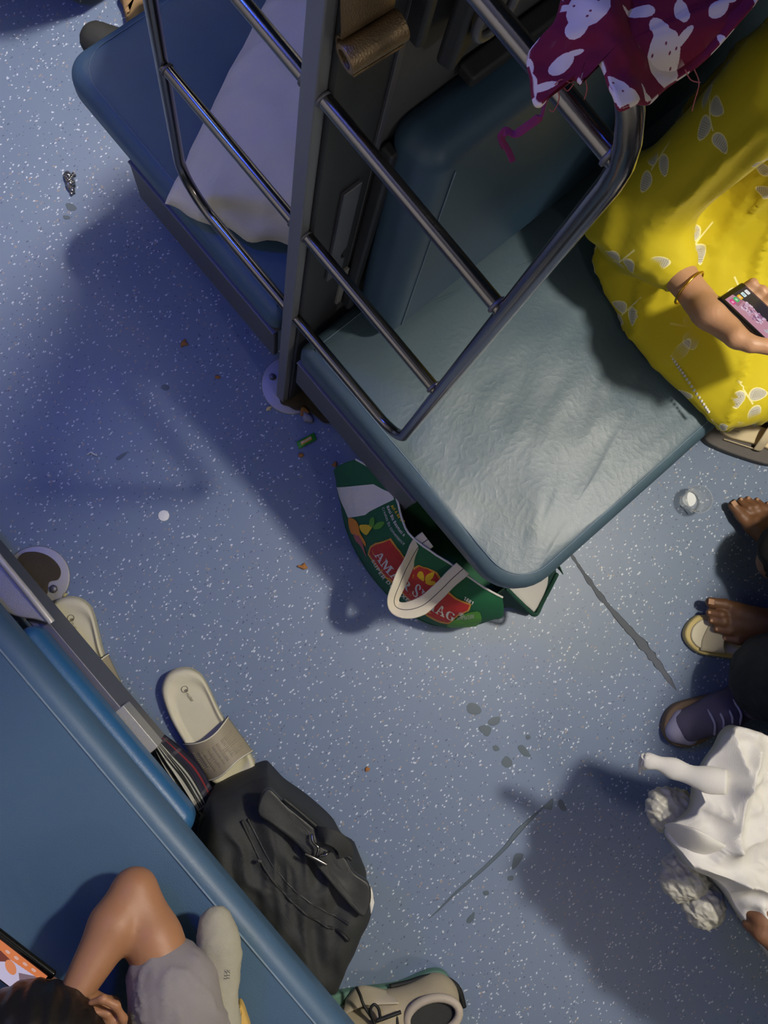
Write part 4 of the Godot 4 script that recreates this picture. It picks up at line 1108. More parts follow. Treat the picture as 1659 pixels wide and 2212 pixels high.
func head_bones(f: Field, hd: Vector3, fw: Vector3, s := 1.0, ears := true) -> void:
	fw = fw.normalized()
	var ur := (Vector3.UP - fw * fw.y).normalized()
	var rt := ur.cross(fw).normalized()
	var h := func(x: float, y: float, z: float) -> Vector3: return hd + (rt * x + ur * y + fw * z) * s
	f.bone(h.call(0, 0.03, -0.02), h.call(0, 0.02, 0.01), 0.085 * s, 0.08 * s)
	f.bone(h.call(0, -0.04, 0.03), h.call(0, -0.075, 0.055), 0.055 * s, 0.032 * s)
	f.bone(h.call(0, 0.012, 0.085), h.call(0, -0.022, 0.108), 0.008 * s, 0.013 * s)
	for d in [-1.0, 1.0]:
		f.bone(h.call(0.035 * d, 0.025, 0.075), h.call(0.015 * d, 0.028, 0.082), 0.012 * s, 0.01 * s)
		f.bone(h.call(0.04 * d, -0.02, 0.055), h.call(0.03 * d, -0.03, 0.06), 0.022 * s, 0.02 * s)
		if not ears:
			continue
		f.bone(h.call(0.082 * d, 0.014, -0.01), h.call(0.086 * d, -0.012, -0.012), 0.014 * s, 0.013 * s)
		f.bone(h.call(0.086 * d, -0.012, -0.012), h.call(0.083 * d, -0.035, -0.002), 0.012 * s, 0.008 * s)
	f.bone(h.call(-0.018, -0.055, 0.084), h.call(0.018, -0.055, 0.084), 0.007 * s, 0.007 * s)

func seated(label: String, hip: Vector3, knees: Array, ankles: Array, trousers: Material, shirt: Material, feet: Array, lean: Vector3, hand = null, shin := 0.064, cover := 0.86) -> Node3D:
	var t := thing("person", label, "person", Vector3(hip.x, 0, hip.z))
	var b := Buf.new()
	var f := Field.new(0.018)
	var sh := hip + lean
	var hands := []
	f.bone(hip + Vector3(0, 0.05, 0), sh, 0.12, 0.12)
	f.bone(sh + Vector3(0, 0.03, 0), sh + Vector3(0, 0.16, -0.02), 0.05, 0.048)
	for s in [-1.0, 1.0]:
		var w: Vector3 = hip + Vector3(0.13 * s, 0.16, -0.24)
		var d := Vector3(-0.3 * s, -0.3, -1)
		if hand != null and s < 0.0:
			w = hand[0]
			d = hand[1]
		hands.append([w, d, s])
		f.chain([sh + Vector3(0.19 * s, 0.0, 0), sh.lerp(w, 0.5) + Vector3(0.12 * s, -0.06, 0.05), w], [0.046, 0.036, 0.024])
	for i in 2:
		f.chain([hip + Vector3(-0.1 + 0.2 * i, 0.0, 0), knees[i], ankles[i]], [0.075, 0.055, 0.036])
	f.build(b, 0.014)
	var g := Field.new(0.007)
	head_bones(g, sh + Vector3(0, 0.25, -0.03), Vector3(0, -0.4, -1))
	g.build(b, 0.007)
	var h := Field.new(0.005)
	for q in hands:
		hand_bones(h, q[0], q[1], Vector3.UP, -q[2])
	h.build(b, 0.005)
	var nails := []
	if feet.size() > 0:
		for i in 2:
			var ff := Field.new(0.0032)
			nails.append_array(foot_bones(ff, feet[i][0], feet[i][1], feet[i][2], feet[i][3], ankles[i], feet[i][4]))
			ff.build(b, 0.003)
	obj("body", b, M.skin_dark, t)
	nails_mesh(nails, t)
	b = Buf.new()
	var k := Field.new(0.02)
	for i in 2:
		k.chain([hip + Vector3(-0.1 + 0.2 * i, 0.0, 0), knees[i], knees[i].lerp(ankles[i], cover)], [0.1, 0.08, shin])
	k.build(b, 0.011, func(p: Vector3, n: Vector3) -> Vector3: return p + n * 0.008 * crease(p, 9.0))
	obj("trousers", b, trousers, t)
	b = Buf.new()
	k = Field.new(0.02)
	k.bone(hip + Vector3(0, 0.03, 0), sh, 0.15, 0.14)
	k.bone(sh + Vector3(-0.16, 0.02, 0), sh + Vector3(0.16, 0.02, 0), 0.065, 0.065)
	for s in [-1.0, 1.0]:
		var w: Vector3 = hands[0 if s < 0.0 else 1][0]
		var e := sh.lerp(w, 0.5) + Vector3(0.12 * s, -0.06, 0.05)
		k.bone(sh + Vector3(0.19 * s, 0.0, 0), (sh + Vector3(0.19 * s, 0.0, 0)).lerp(e, 0.8), 0.06, 0.055)
	k.build(b, 0.014, func(p: Vector3, n: Vector3) -> Vector3: return p + n * 0.006 * crease(p, 8.0))
	obj("shirt", b, shirt, t)
	b = Buf.new()
	k = Field.new(0.012)
	k.bone(sh + Vector3(0, 0.3, 0.005), sh + Vector3(0, 0.27, 0.03), 0.09, 0.088)
	k.build(b, 0.009)
	obj("hair", b, M.hair, t)
	return t

func seated_people() -> void:
	var hl1 := Vector3(0.5703, 0, 1.167)
	var tl1 := Vector3(0.3982, 0, 0.9557)
	var hl2 := Vector3(0.6436, 0, 1.0838)
	var tl2 := Vector3(0.6707, 0, 0.8671)
	seated("barefoot person in black trousers at the right edge, unseen torso bent to cast shade", Vector3(1.12, 0.56, 1.42), [Vector3(0.8, 0.53, 1.1), Vector3(1.02, 0.54, 1.02)], [Vector3(0.5063, 0.15, 1.0812), Vector3(0.571, 0.15, 0.9579)], M.black_trousers, mat(rgb(70, 74, 90), 0.9), [[hl1, tl1, 1.0, 0.03, 0.0], [hl2, tl2, -1.0, 0.012, 0.0]], Vector3(-0.48, 0.36, -0.36), null, 0.07, 0.93)  # unseen torso is bent so its shadow covers the canvas shoe
	var an := Vector3(0.3922, 0.1, 1.1282)
	var w := Vector3(-0.0025, 0.52, 1.3599)
	seated("person in dark grey trousers and pale canvas shoes, one brown hand on the white sheet", Vector3(0.6, 0.56, 1.52), [Vector3(0.42, 0.54, 1.14), Vector3(0.6, 0.54, 1.12)], [an, an + Vector3(0.2, 0, 0.04)], M.grey_trousers, mat(rgb(92, 92, 96), 0.9), [], Vector3(-0.12, 0.45, 0.05), [w, Vector3(-0.0174, 0.505, 1.2727) - w], 0.088)
	# canvas shoes
	shoe("canvas_shoe", "dim lavender canvas shoe at the dark trouser leg near the right edge", Vector3(0.1725, 0, 1.1122), Vector3(0.4171, 0, 1.1952), 0.052, mat(rgb(98, 92, 114), 0.85, 0.0, M.weave, 0.03, 12.0), mat(rgb(176, 172, 196), 0.6), mat(rgb(120, 100, 80), 0.8), false)
	shoe("canvas_shoe", "other lavender canvas shoe, farther right behind the dark trouser leg", Vector3(0.4945, 0, 1.1963), Vector3(0.7302, 0, 1.2876), 0.052, mat(rgb(112, 106, 130), 0.85), mat(rgb(176, 172, 196), 0.6), mat(rgb(120, 100, 80), 0.8), false)
	# cream sandal under the bare foot
	var c := Vector3(0.4077, 0, 1.0244)
	var t := thing("sandal", "cream sandal with a yellowed edge under the bare foot", "sandal", c)
	var o := smooth([Vector2(0.3574, 0.9832), Vector2(0.3756, 0.9717), Vector2(0.4018, 0.9696), Vector2(0.4212, 0.978), Vector2(0.448, 1.0146), Vector2(0.4762, 1.0827), Vector2(0.506, 1.1496), Vector2(0.5002, 1.1721), Vector2(0.4631, 1.1619), Vector2(0.42, 1.1095), Vector2(0.3829, 1.0678), Vector2(0.3578, 1.0379), Vector2(0.3509, 1.0048)], 4)
	var b := Buf.new()
	b.slab(o, 0.0, 0.02, 0.005, null, 4, 3)
	obj("sole", b, mat(rgb(206, 186, 120), 0.6), t)
	b = Buf.new()
	var o2 := smooth([Vector2(0.3662, 0.9905), Vector2(0.3808, 0.9813), Vector2(0.4023, 0.9808), Vector2(0.4171, 0.9908), Vector2(0.4466, 1.0405), Vector2(0.4845, 1.1305), Vector2(0.4533, 1.1309), Vector2(0.3945, 1.0636), Vector2(0.3633, 1.0259), Vector2(0.3598, 1.0039)], 4)
	b.slab(o2, 0.017, 0.026, 0.003, null, 4, 3)
	obj("footbed", b, mat(rgb(222, 214, 184), 0.6), t)
	b = Buf.new()
	var l := [Vector3(0.3588, 0.026, 1.0289), Vector3(0.3788, 0.026, 1.0123), Vector3(0.4065, 0.026, 1.0021), Vector3(0.4201, 0.026, 0.9989)]
	var r := [Vector3(0.3928, 0.04, 1.067), Vector3(0.3977, 0.045, 1.048), Vector3(0.4113, 0.045, 1.0368), Vector3(0.4339, 0.03, 1.0378)]
	b.shell(12, 10, func(u: float, v: float): return along(l, v).lerp(along(r, v), u) + Vector3(0, 0.006 * sin(u * PI * 0.5), 0), 0.004)
	obj("strap", b, mat(rgb(186, 176, 148), 0.7), t)

func shoe(called: String, label: String, toe: Vector3, heel: Vector3, half: float, upper: Material, cap: Material, sole: Material, laced: bool) -> Node3D:
	var t := thing(called, label, "shoe", heel, "" if laced else "canvas shoes")
	var fw := toe - heel
	var L := fw.length()
	fw = fw.normalized()
	var sd := fw.cross(Vector3.UP)
	var at := func(a: float, b: float, c: float) -> Vector3: return heel + fw * a * L + sd * b * half + Vector3.UP * c
	var o := []
	for q in [[0.0, 0.0], [0.02, 0.5], [0.12, 0.72], [0.35, 0.66], [0.6, 0.86], [0.8, 0.98], [0.93, 0.7], [1.0, 0.1], [0.95, -0.6], [0.8, -0.92], [0.6, -0.9], [0.35, -0.74], [0.12, -0.72], [0.02, -0.5]]:
		var p: Vector3 = at.call(q[0], q[1] * (1.14 if laced else 1.0), 0)
		o.append(Vector2(p.x, p.z))
	o = smooth(o, 4)
	var b := Buf.new()
	b.slab(o, 0.0, 0.026, 0.006, null, 3, 3)
	obj("sole", b, sole, t)
	var f := Field.new(0.012)
	f.bone(at.call(0.14, 0, 0.04), at.call(0.17, 0, 0.056), half * 0.66, half * 0.58)
	f.bone(at.call(0.14, 0.08, 0.04), at.call(0.5, 0.03, 0.05), half * 0.66, half * 0.72)
	f.bone(at.call(0.5, 0.03, 0.05), at.call(0.8, 0.05, 0.034), half * 0.72, half * 0.7)
	b = Buf.new()
	f.build(b, 0.005)
	obj("upper", b, upper, t)
	b = Buf.new()
	f = Field.new(0.008)
	f.bone(at.call(0.82, 0.35, 0.03), at.call(0.9, 0.0, 0.03), half * 0.42, half * 0.4)
	f.bone(at.call(0.82, -0.35, 0.03), at.call(0.9, 0.0, 0.03), half * 0.42, half * 0.4)
	f.build(b, 0.005)
	obj("toe_cap", b, cap, t)
	# collar and dark opening
	b = Buf.new()
	var rg := []
	for i in 26:
		var a := TAU * i / 26
		rg.append(at.call(0.2 + 0.17 * cos(a), 0.56 * sin(a), 0.1 - 0.008 * cos(a)))
	b.tube(rg, 0.0085, 10, true)
	obj("collar", b, cap if laced else upper, t)
	b = Buf.new()
	var oo := []
	for q in rg:
		oo.append(Vector2(q.x, q.z))
	b.slab(oo, 0.06, 0.0985, 0.003, null, 3, 2)
	obj("lining", b, M.black_cloth, t)
	b = Buf.new()
	for i in 4:
		var a: float = 0.42 + 0.075 * i
		b.tube(smooth([at.call(a, 0.52, 0.082 - 0.04 * (a - 0.4)), at.call(a + 0.02, 0.0, 0.104 - 0.06 * (a - 0.4)), at.call(a + 0.03, -0.52, 0.082 - 0.04 * (a - 0.4))], 5, false), 0.0028, 8)
	if laced:
		b.tube(smooth([at.call(0.42, 0.0, 0.104), at.call(0.5, -0.5, 0.11), at.call(0.58, -0.85, 0.09), at.call(0.66, -0.75, 0.085)], 6, false), 0.003, 8)
		b.tube(smooth([at.call(0.42, 0.0, 0.104), at.call(0.52, -0.2, 0.12), at.call(0.62, -0.5, 0.112), at.call(0.5, -0.6, 0.108), at.call(0.42, -0.1, 0.104)], 6, false), 0.003, 8)
	else:
		b.tube(smooth([at.call(0.4, 0.0, 0.104), at.call(0.34, 0.6, 0.1), at.call(0.28, 1.0, 0.07), at.call(0.34, 0.9, 0.06)], 6, false), 0.0024, 8)
	obj("laces", b, M.black_rubber if laced else cap, t)
	return t

func sneakers() -> void:
	var t := shoe("sneaker", "beige sneaker with black laces and a green sole at the bottom edge", Vector3(-0.7936, 0, 1.052), Vector3(-0.5218, 0, 1.1832), 0.06, mat(rgb(176, 164, 138), 0.7, 0.0, M.weave, 0.02, 10.0), mat(rgb(196, 184, 166), 0.6), mat(rgb(98, 138, 122), 0.6), true)
	var b := Buf.new()
	# dark midsole edge round the heel and a raised side panel
	b.tube(smooth([Vector3(-0.6138, 0.03, 1.084), Vector3(-0.5779, 0.032, 1.1048), Vector3(-0.5428, 0.034, 1.1223), Vector3(-0.5192, 0.034, 1.1497), Vector3(-0.5126, 0.034, 1.1835), Vector3(-0.5282, 0.03, 1.2205)], 6, false), 0.006, 10, false, Vector2(1, 0.8))
	obj("heel_band", b, M.black_rubber, t)
	b = Buf.new()
	var l := smooth([Vector3(-0.6945, 0.03, 1.0387), Vector3(-0.661, 0.035, 1.0361), Vector3(-0.6399, 0.04, 1.0511), Vector3(-0.6132, 0.045, 1.0886)], 5, false)
	var r := smooth([Vector3(-0.7184, 0.06, 1.0468), Vector3(-0.6806, 0.07, 1.0534), Vector3(-0.6468, 0.085, 1.0676), Vector3(-0.6105, 0.09, 1.0949)], 5, false)
	b.shell(20, 8, func(u: float, v: float): return along(l, u).lerp(along(r, u), v) + Vector3(0, 0.008 * sin(v * PI), 0), 0.004)
	obj("side_overlay", b, mat(rgb(204, 192, 168), 0.7), t)
	b = Buf.new()
	b.tube(smooth([Vector3(-0.6558, 0.075, 1.0204), Vector3(-0.6573, 0.09, 1.0309), Vector3(-0.6624, 0.1, 1.0464), Vector3(-0.666, 0.105, 1.0777), Vector3(-0.6744, 0.105, 1.1002)], 5, false), 0.003, 8)
	b.tube(smooth([Vector3(-0.666, 0.105, 1.0777), Vector3(-0.6573, 0.108, 1.0585), Vector3(-0.6454, 0.108, 1.0557), Vector3(-0.6444, 0.108, 1.0685), Vector3(-0.6554, 0.106, 1.0874)], 5, false), 0.003, 8)
	b.tube(smooth([Vector3(-0.6626, 0.108, 1.0815), Vector3(-0.6388, 0.108, 1.0927), Vector3(-0.6165, 0.106, 1.1036)], 5, false), 0.004, 8)
	obj("bow", b, M.black_rubber, t)

# ---------- the child on the side berth ----------
func child_on_berth() -> void:
	var el := Vector3(-0.7224, 0.535, 0.5215)
	var sh := Vector3(-0.7595, 0.56, 0.6566)
	var wr := Vector3(-0.8462, 0.6, 0.564)
	var hd := Vector3(-0.9176, 0.6, 0.5911)
	var t := thing("person", "dark-haired child in a grey shirt lying on the side berth, arm bent", "person", Vector3(hd.x, 0.46, hd.z))
	var b := Buf.new()
	var f := Field.new(0.004)
	f.chain([sh, sh.lerp(el, 0.5), el], [0.043, 0.039, 0.031])
	f.chain([el, el.lerp(wr, 0.35), wr], [0.031, 0.035, 0.022])
	f.build(b, 0.004)
	var h := Field.new(0.004)
	hand_bones(h, wr, Vector3(-0.9246, 0.52, 0.6374) - wr, Vector3(0.1, 1, 0.2), -1.0)
	h.build(b, 0.0045)
	var chest := Vector3(-0.8514, 0.56, 0.8182)
	var g := Field.new(0.008)
	g.bone(sh.lerp(chest, 0.5), chest, 0.07, 0.08)
	g.bone(Vector3(-0.8578, 0.55, 0.7341), Vector3(-0.8919, 0.56, 0.6687), 0.045, 0.04)
	var fw := Vector3(0.22, -0.55, -0.9).normalized()
	head_bones(g, hd, fw, 0.88, false)
	# the ear: a folded rim round a shallow bowl
	var ear := Field.new(0.0022)
	ear.chain([Vector3(-0.8208, 0.64, 0.5786), Vector3(-0.805, 0.645, 0.5846), Vector3(-0.8, 0.64, 0.6034), Vector3(-0.807, 0.63, 0.6249), Vector3(-0.8215, 0.62, 0.6427), Vector3(-0.8418, 0.61, 0.6503)], [0.004, 0.0048, 0.005, 0.005, 0.0045, 0.005])
	ear.chain([Vector3(-0.8257, 0.635, 0.5927), Vector3(-0.8172, 0.632, 0.6059), Vector3(-0.8241, 0.625, 0.6242), Vector3(-0.8407, 0.615, 0.6386)], [0.0035, 0.004, 0.004, 0.004])
	ear.chain([Vector3(-0.8293, 0.625, 0.5887), Vector3(-0.8238, 0.62, 0.6187), Vector3(-0.8415, 0.61, 0.6441)], [0.008, 0.0105, 0.009])
	ear.chain([Vector3(-0.8403, 0.62, 0.6108), Vector3(-0.8602, 0.61, 0.6138)], [0.012, 0.014])
	ear.build(b, 0.0025)
	g.build(b, 0.005)
	obj("body", b, M.skin_child, t)
	b = Buf.new()
	var k := Field.new(0.008)
	k.bone(hd + Vector3(0.0, 0.034, 0.008), hd + Vector3(-0.004, 0.024, 0.022), 0.09, 0.088)
	k.bone(hd + Vector3(-0.01, 0.0, 0.04), hd + Vector3(-0.01, 0.03, 0.0), 0.078, 0.085)
	k.bone(hd + Vector3(0.0, 0.035, -0.012), hd + Vector3(0.0, 0.05, 0.0), 0.072, 0.07)
	k.bone(hd + Vector3(0.0, 0.03, -0.026), hd + Vector3(-0.03, 0.02, -0.02), 0.074, 0.074)
	k.build(b, 0.004, func(p: Vector3, n: Vector3) -> Vector3: return p + n * 0.0016 * sin(p.x * 230.0 + p.z * 120.0 + 3.0 * nz(p, 12.0)))
	obj("hair", b, M.hair, t)
	b = Buf.new()
	k = Field.new(0.012)
	k.chain([Vector3(-0.7575, 0.55, 0.6321), sh, chest], [0.043, 0.056, 0.09])
	k.bone(Vector3(-0.8578, 0.55, 0.7341), chest, 0.055, 0.09)
	k.bone(chest, chest + (chest - sh).normalized() * 0.25, 0.1, 0.1)
	k.build(b, 0.005, func(p: Vector3, n: Vector3) -> Vector3:
		var w := maxf(0.0, 1.0 - absf(nz(Vector3(p.x * 1.6 + p.z, p.y, p.z * 0.6 - p.x), 8.0)) * 4.0)
		return p + n * 0.0035 * w * w)
	obj("shirt", b, M.tshirt, t)
	# the phone it looks at
	var a := Vector3(-0.8517, 0.6, 0.5244)
	var e := Vector3(-0.8776, 0.6, 0.3915)
	var ex := (e - a).normalized()
	var ey := (Vector3(-0.9018, 0.57, 0.536) - a)
	ey = (ey - ex * ey.dot(ex)).normalized()
	var en := ex.cross(ey)
	if en.y < 0:
		en = -en
	var p := thing("phone", "phone with an orange and white picture lit beside the child's head", "phone", a)
	b = Buf.new()
	b.rbox(Vector3(0.155, 0.009, 0.074), 0.004, 3, Transform3D(Basis(ex, en, ex.cross(en)), a + ex * 0.074 + ey * 0.034 - en * 0.0045))
	obj("case", b, M.black_gloss, p)
	var img := Image.create(256, 128, false, Image.FORMAT_RGB8)
	img.fill(rgb(206, 196, 226))
	ipoly(img, [Vector2(0, 0), Vector2(255, 0), Vector2(255, 40), Vector2(150, 62), Vector2(120, 40), Vector2(60, 34), Vector2(24, 30), Vector2(0, 50)], rgb(226, 130, 80))
	ipoly(img, [Vector2(90, 40), Vector2(150, 30), Vector2(170, 64), Vector2(120, 78)], rgb(120, 60, 50))
	iblob(img, Vector2(84, 62), 16, 26, 0.6, rgb(226, 140, 96))
	iblob(img, Vector2(200, 40), 30, 12, 0.2, rgb(236, 156, 100))
	ipoly(img, [Vector2(24, 30), Vector2(60, 60), Vector2(30, 110), Vector2(0, 100), Vector2(0, 40)], rgb(130, 110, 122))
	for i in 4:
		iblob(img, Vector2(36 + i * 26, 14 + i * 2), 7, 6, 0, rgb(226, 180, 170))
	ipoly(img, [Vector2(4, 20), Vector2(18, 20), Vector2(18, 36), Vector2(4, 36)], rgb(250, 160, 110))
	iblob(img, Vector2(8, 50), 6, 8, 0, rgb(120, 180, 130))
	ipoly(img, [Vector2(110, 84), Vector2(122, 84), Vector2(128, 116), Vector2(116, 116)], rgb(110, 110, 130))
	b = Buf.new()
	b.grid(1, 1, func(u: float, v: float): return a + ex * (0.004 + 0.14 * u) + ey * (0.005 + 0.06 * v) + en * 0.0006)
	obj("screen", b, screen_material(img), p)
	# somebody else's foot in a grey sock
	var q := thing("person", "person whose foot in a pale grey sock rests on the side berth", "person", Vector3(-0.7276, 0.46, 0.7097))
	f = Field.new(0.006)
	f.chain([Vector3(-0.6619, 0.535, 0.6308), Vector3(-0.6772, 0.54, 0.6582), Vector3(-0.708, 0.535, 0.6976), Vector3(-0.7497, 0.54, 0.7467)], [0.0165, 0.0235, 0.0235, 0.0265], Vector3(1, 0.85, 1))
	f.bone(Vector3(-0.676, 0.53, 0.6297), Vector3(-0.7006, 0.53, 0.6631), 0.0115, 0.018)
	f.bone(Vector3(-0.6585, 0.53, 0.6389), Vector3(-0.6813, 0.53, 0.6814), 0.0125, 0.018)
	f.bone(Vector3(-0.7497, 0.54, 0.7467), Vector3(-0.7865, 0.55, 0.7782), 0.027, 0.032)
	f.chain([Vector3(-0.7865, 0.55, 0.7782), Vector3(-0.7527, 0.68, 0.8027), Vector3(-0.7255, 0.85, 0.8383)], [0.032, 0.042, 0.055])
	b = Buf.new()
	f.build(b, 0.0038, func(pp: Vector3, n: Vector3) -> Vector3: return pp + n * 0.0012 * nz(pp, 70.0))
	obj("sock", b, M.sock, q)
	b = Buf.new()
	var tx := Vector3(-0.6825, 0.5635, 0.6929)
	var te := Vector3(-0.6921, 0.5635, 0.7027)
	var tu := Vector3(-0.6865, 0.5645, 0.6877)
	letters(b, "XII", func(x: float, y: float): return tx + (te - tx) * x + (tu - tx) * y + Vector3(0, 0.0, 0), "Droid Serif", 700)
	obj("print", b, mat(rgb(92, 92, 84), 0.9), q)
	b = Buf.new()
	var mo := smooth([Vector2(-0.729, 0.7593), Vector2(-0.7224, 0.762), Vector2(-0.7275, 0.7788), Vector2(-0.7401, 0.8027), Vector2(-0.7678, 0.7937), Vector2(-0.7448, 0.7711)], 4)
	b.slab(mo, 0.465, 0.5, 0.008, null, 4, 3)
	obj("trouser_hem", b, mat(rgb(206, 168, 92), 0.85), q)

# ---------- the scarf that hangs from above ----------
func hanging_scarf() -> void:
	var img := Image.create(512, 512, false, Image.FORMAT_RGB8)
	img.fill(rgb(112, 12, 50))
	var r := RandomNumberGenerator.new()
	r.seed = 12
	for s in [Vector2(90, 100), Vector2(330, 60), Vector2(210, 250), Vector2(440, 260), Vector2(80, 390), Vector2(330, 430)]:
		var a := r.randf() * TAU
		var d := Vector2.from_angle(a)
		var w := rgb(226, 212, 206)
		iblob(img, s, 62, 46, a, w)
		iblob(img, s + d * 62, 30, 24, a, w)
		iblob(img, s + d.rotated(1.2) * 58, 34, 10, a + 1.2, w)
		iblob(img, s - d * 66, 30, 9, a + 0.4, w)
		for k in 5:
			iblob(img, s + Vector2(r.randf_range(-40, 40), r.randf_range(-30, 30)), 3, 3, 0, rgb(120, 50, 70), 8)
	for s in [Vector2(200, 120), Vector2(450, 140), Vector2(320, 330), Vector2(200, 400), Vector2(470, 400), Vector2(100, 250), Vector2(20, 200)]:
		var a := r.randf() * TAU
		iblob(img, s, 32, 20, a, rgb(226, 212, 206))
		iblob(img, s + Vector2.from_angle(a) * 34, 22, 7, a + 0.5, rgb(226, 212, 206))
	var m := textured(img, 0.9, 0.1)
	m.backlight_enabled = true
	m.backlight = Color(0.1, 0.02, 0.05)
	var h := 1.53
	var o := smooth([Vector2(-0.0353, 0.1967), Vector2(-0.0481, 0.2049), Vector2(-0.0577, 0.2061), Vector2(-0.0664, 0.2085), Vector2(-0.0733, 0.2183), Vector2(-0.0792, 0.2275), Vector2(-0.0791, 0.2315), Vector2(-0.0759, 0.2319), Vector2(-0.0691, 0.2297), Vector2(-0.0613, 0.2318), Vector2(-0.0618, 0.2377), Vector2(-0.0537, 0.2321), Vector2(-0.0492, 0.2325), Vector2(-0.0521, 0.2418), Vector2(-0.0577, 0.2514), Vector2(-0.0607, 0.2588), Vector2(-0.056, 0.261), Vector2(-0.0466, 0.2616), Vector2(-0.0356, 0.2632), Vector2(-0.0213, 0.2614), Vector2(-0.0114, 0.261), Vector2(0.0055, 0.263), Vector2(0.0239, 0.2607), Vector2(0.044, 0.257), Vector2(0.07, 0.2511), Vector2(0.07, 0.2153), Vector2(0.0361, 0.181), Vector2(-0.0048, 0.1772)], 4)
	var c := Vector2(-0.0101, 0.2313)
	var t := thing("scarf", "magenta scarf with white blotches hanging over the top step of the ladder", "scarf", Vector3(c.x, 1.5, c.y))
	var b := Buf.new()
	b.slab(o, h - 0.004, h, 0.0015, null, 26, 2, func(p: Vector3) -> Vector3:
		return p + Vector3(0, 0.008 * sin(p.x * 60.0 + p.z * 45.0) + 0.006 * noise.get_noise_2d(p.x * 20.0, p.z * 20.0), 0))
	obj("cloth", b, m, t)
	var plum := mat(rgb(120, 36, 84), 0.9)
	b = Buf.new()
	ribbon(b, smooth([Vector3(-0.0676, 1.52, 0.2277), Vector3(-0.0676, 1.51, 0.2286), Vector3(-0.0666, 1.5, 0.2294), Vector3(-0.0725, 1.495, 0.2283), Vector3(-0.0778, 1.49, 0.2264), Vector3(-0.0801, 1.49, 0.2223), Vector3(-0.0838, 1.488, 0.2238), Vector3(-0.0834, 1.485, 0.2297), Vector3(-0.0844, 1.483, 0.2354)], 6, false), 0.0022, 0.0004, Vector3(0.3, 1, 0.2))
	ribbon(b, smooth([Vector3(-0.0808, 1.49, 0.2224), Vector3(-0.0835, 1.488, 0.2227), Vector3(-0.0838, 1.485, 0.2273)], 5, false), 0.002, 0.0004, Vector3(0, 1, 0))
	obj("torn_strip", b, plum, t)
	var thread := mat(rgb(170, 90, 100), 0.9)
	for q in [[Vector3(-0.0705, 1.525, 0.2291), Vector3(-0.0668, 1.53, 0.2291), Vector3(-0.06, 1.525, 0.2317), Vector3(-0.0525, 1.52, 0.2309)], [Vector3(-0.0628, 1.52, 0.2264), Vector3(-0.0591, 1.51, 0.2303), Vector3(-0.0628, 1.505, 0.2328), Vector3(-0.0641, 1.505, 0.2307)], [Vector3(-0.0553, 1.53, 0.2338), Vector3(-0.0515, 1.52, 0.2374), Vector3(-0.053, 1.515, 0.2398)], [Vector3(-0.0042, 1.525, 0.2632), Vector3(0.0058, 1.51, 0.2675), Vector3(0.0053, 1.5, 0.2719), Vector3(0.005, 1.495, 0.2742)], [Vector3(-0.0081, 1.525, 0.2605), Vector3(-0.0051, 1.52, 0.2652), Vector3(0.0022, 1.515, 0.2683)], [Vector3(-0.0588, 1.525, 0.2331), Vector3(-0.0604, 1.52, 0.2328), Vector3(-0.0607, 1.52, 0.2297)]]:
		b = Buf.new()
		b.tube(smooth(q, 5, false), 0.0003, 5)
		obj("loose_thread", b, thread, t)

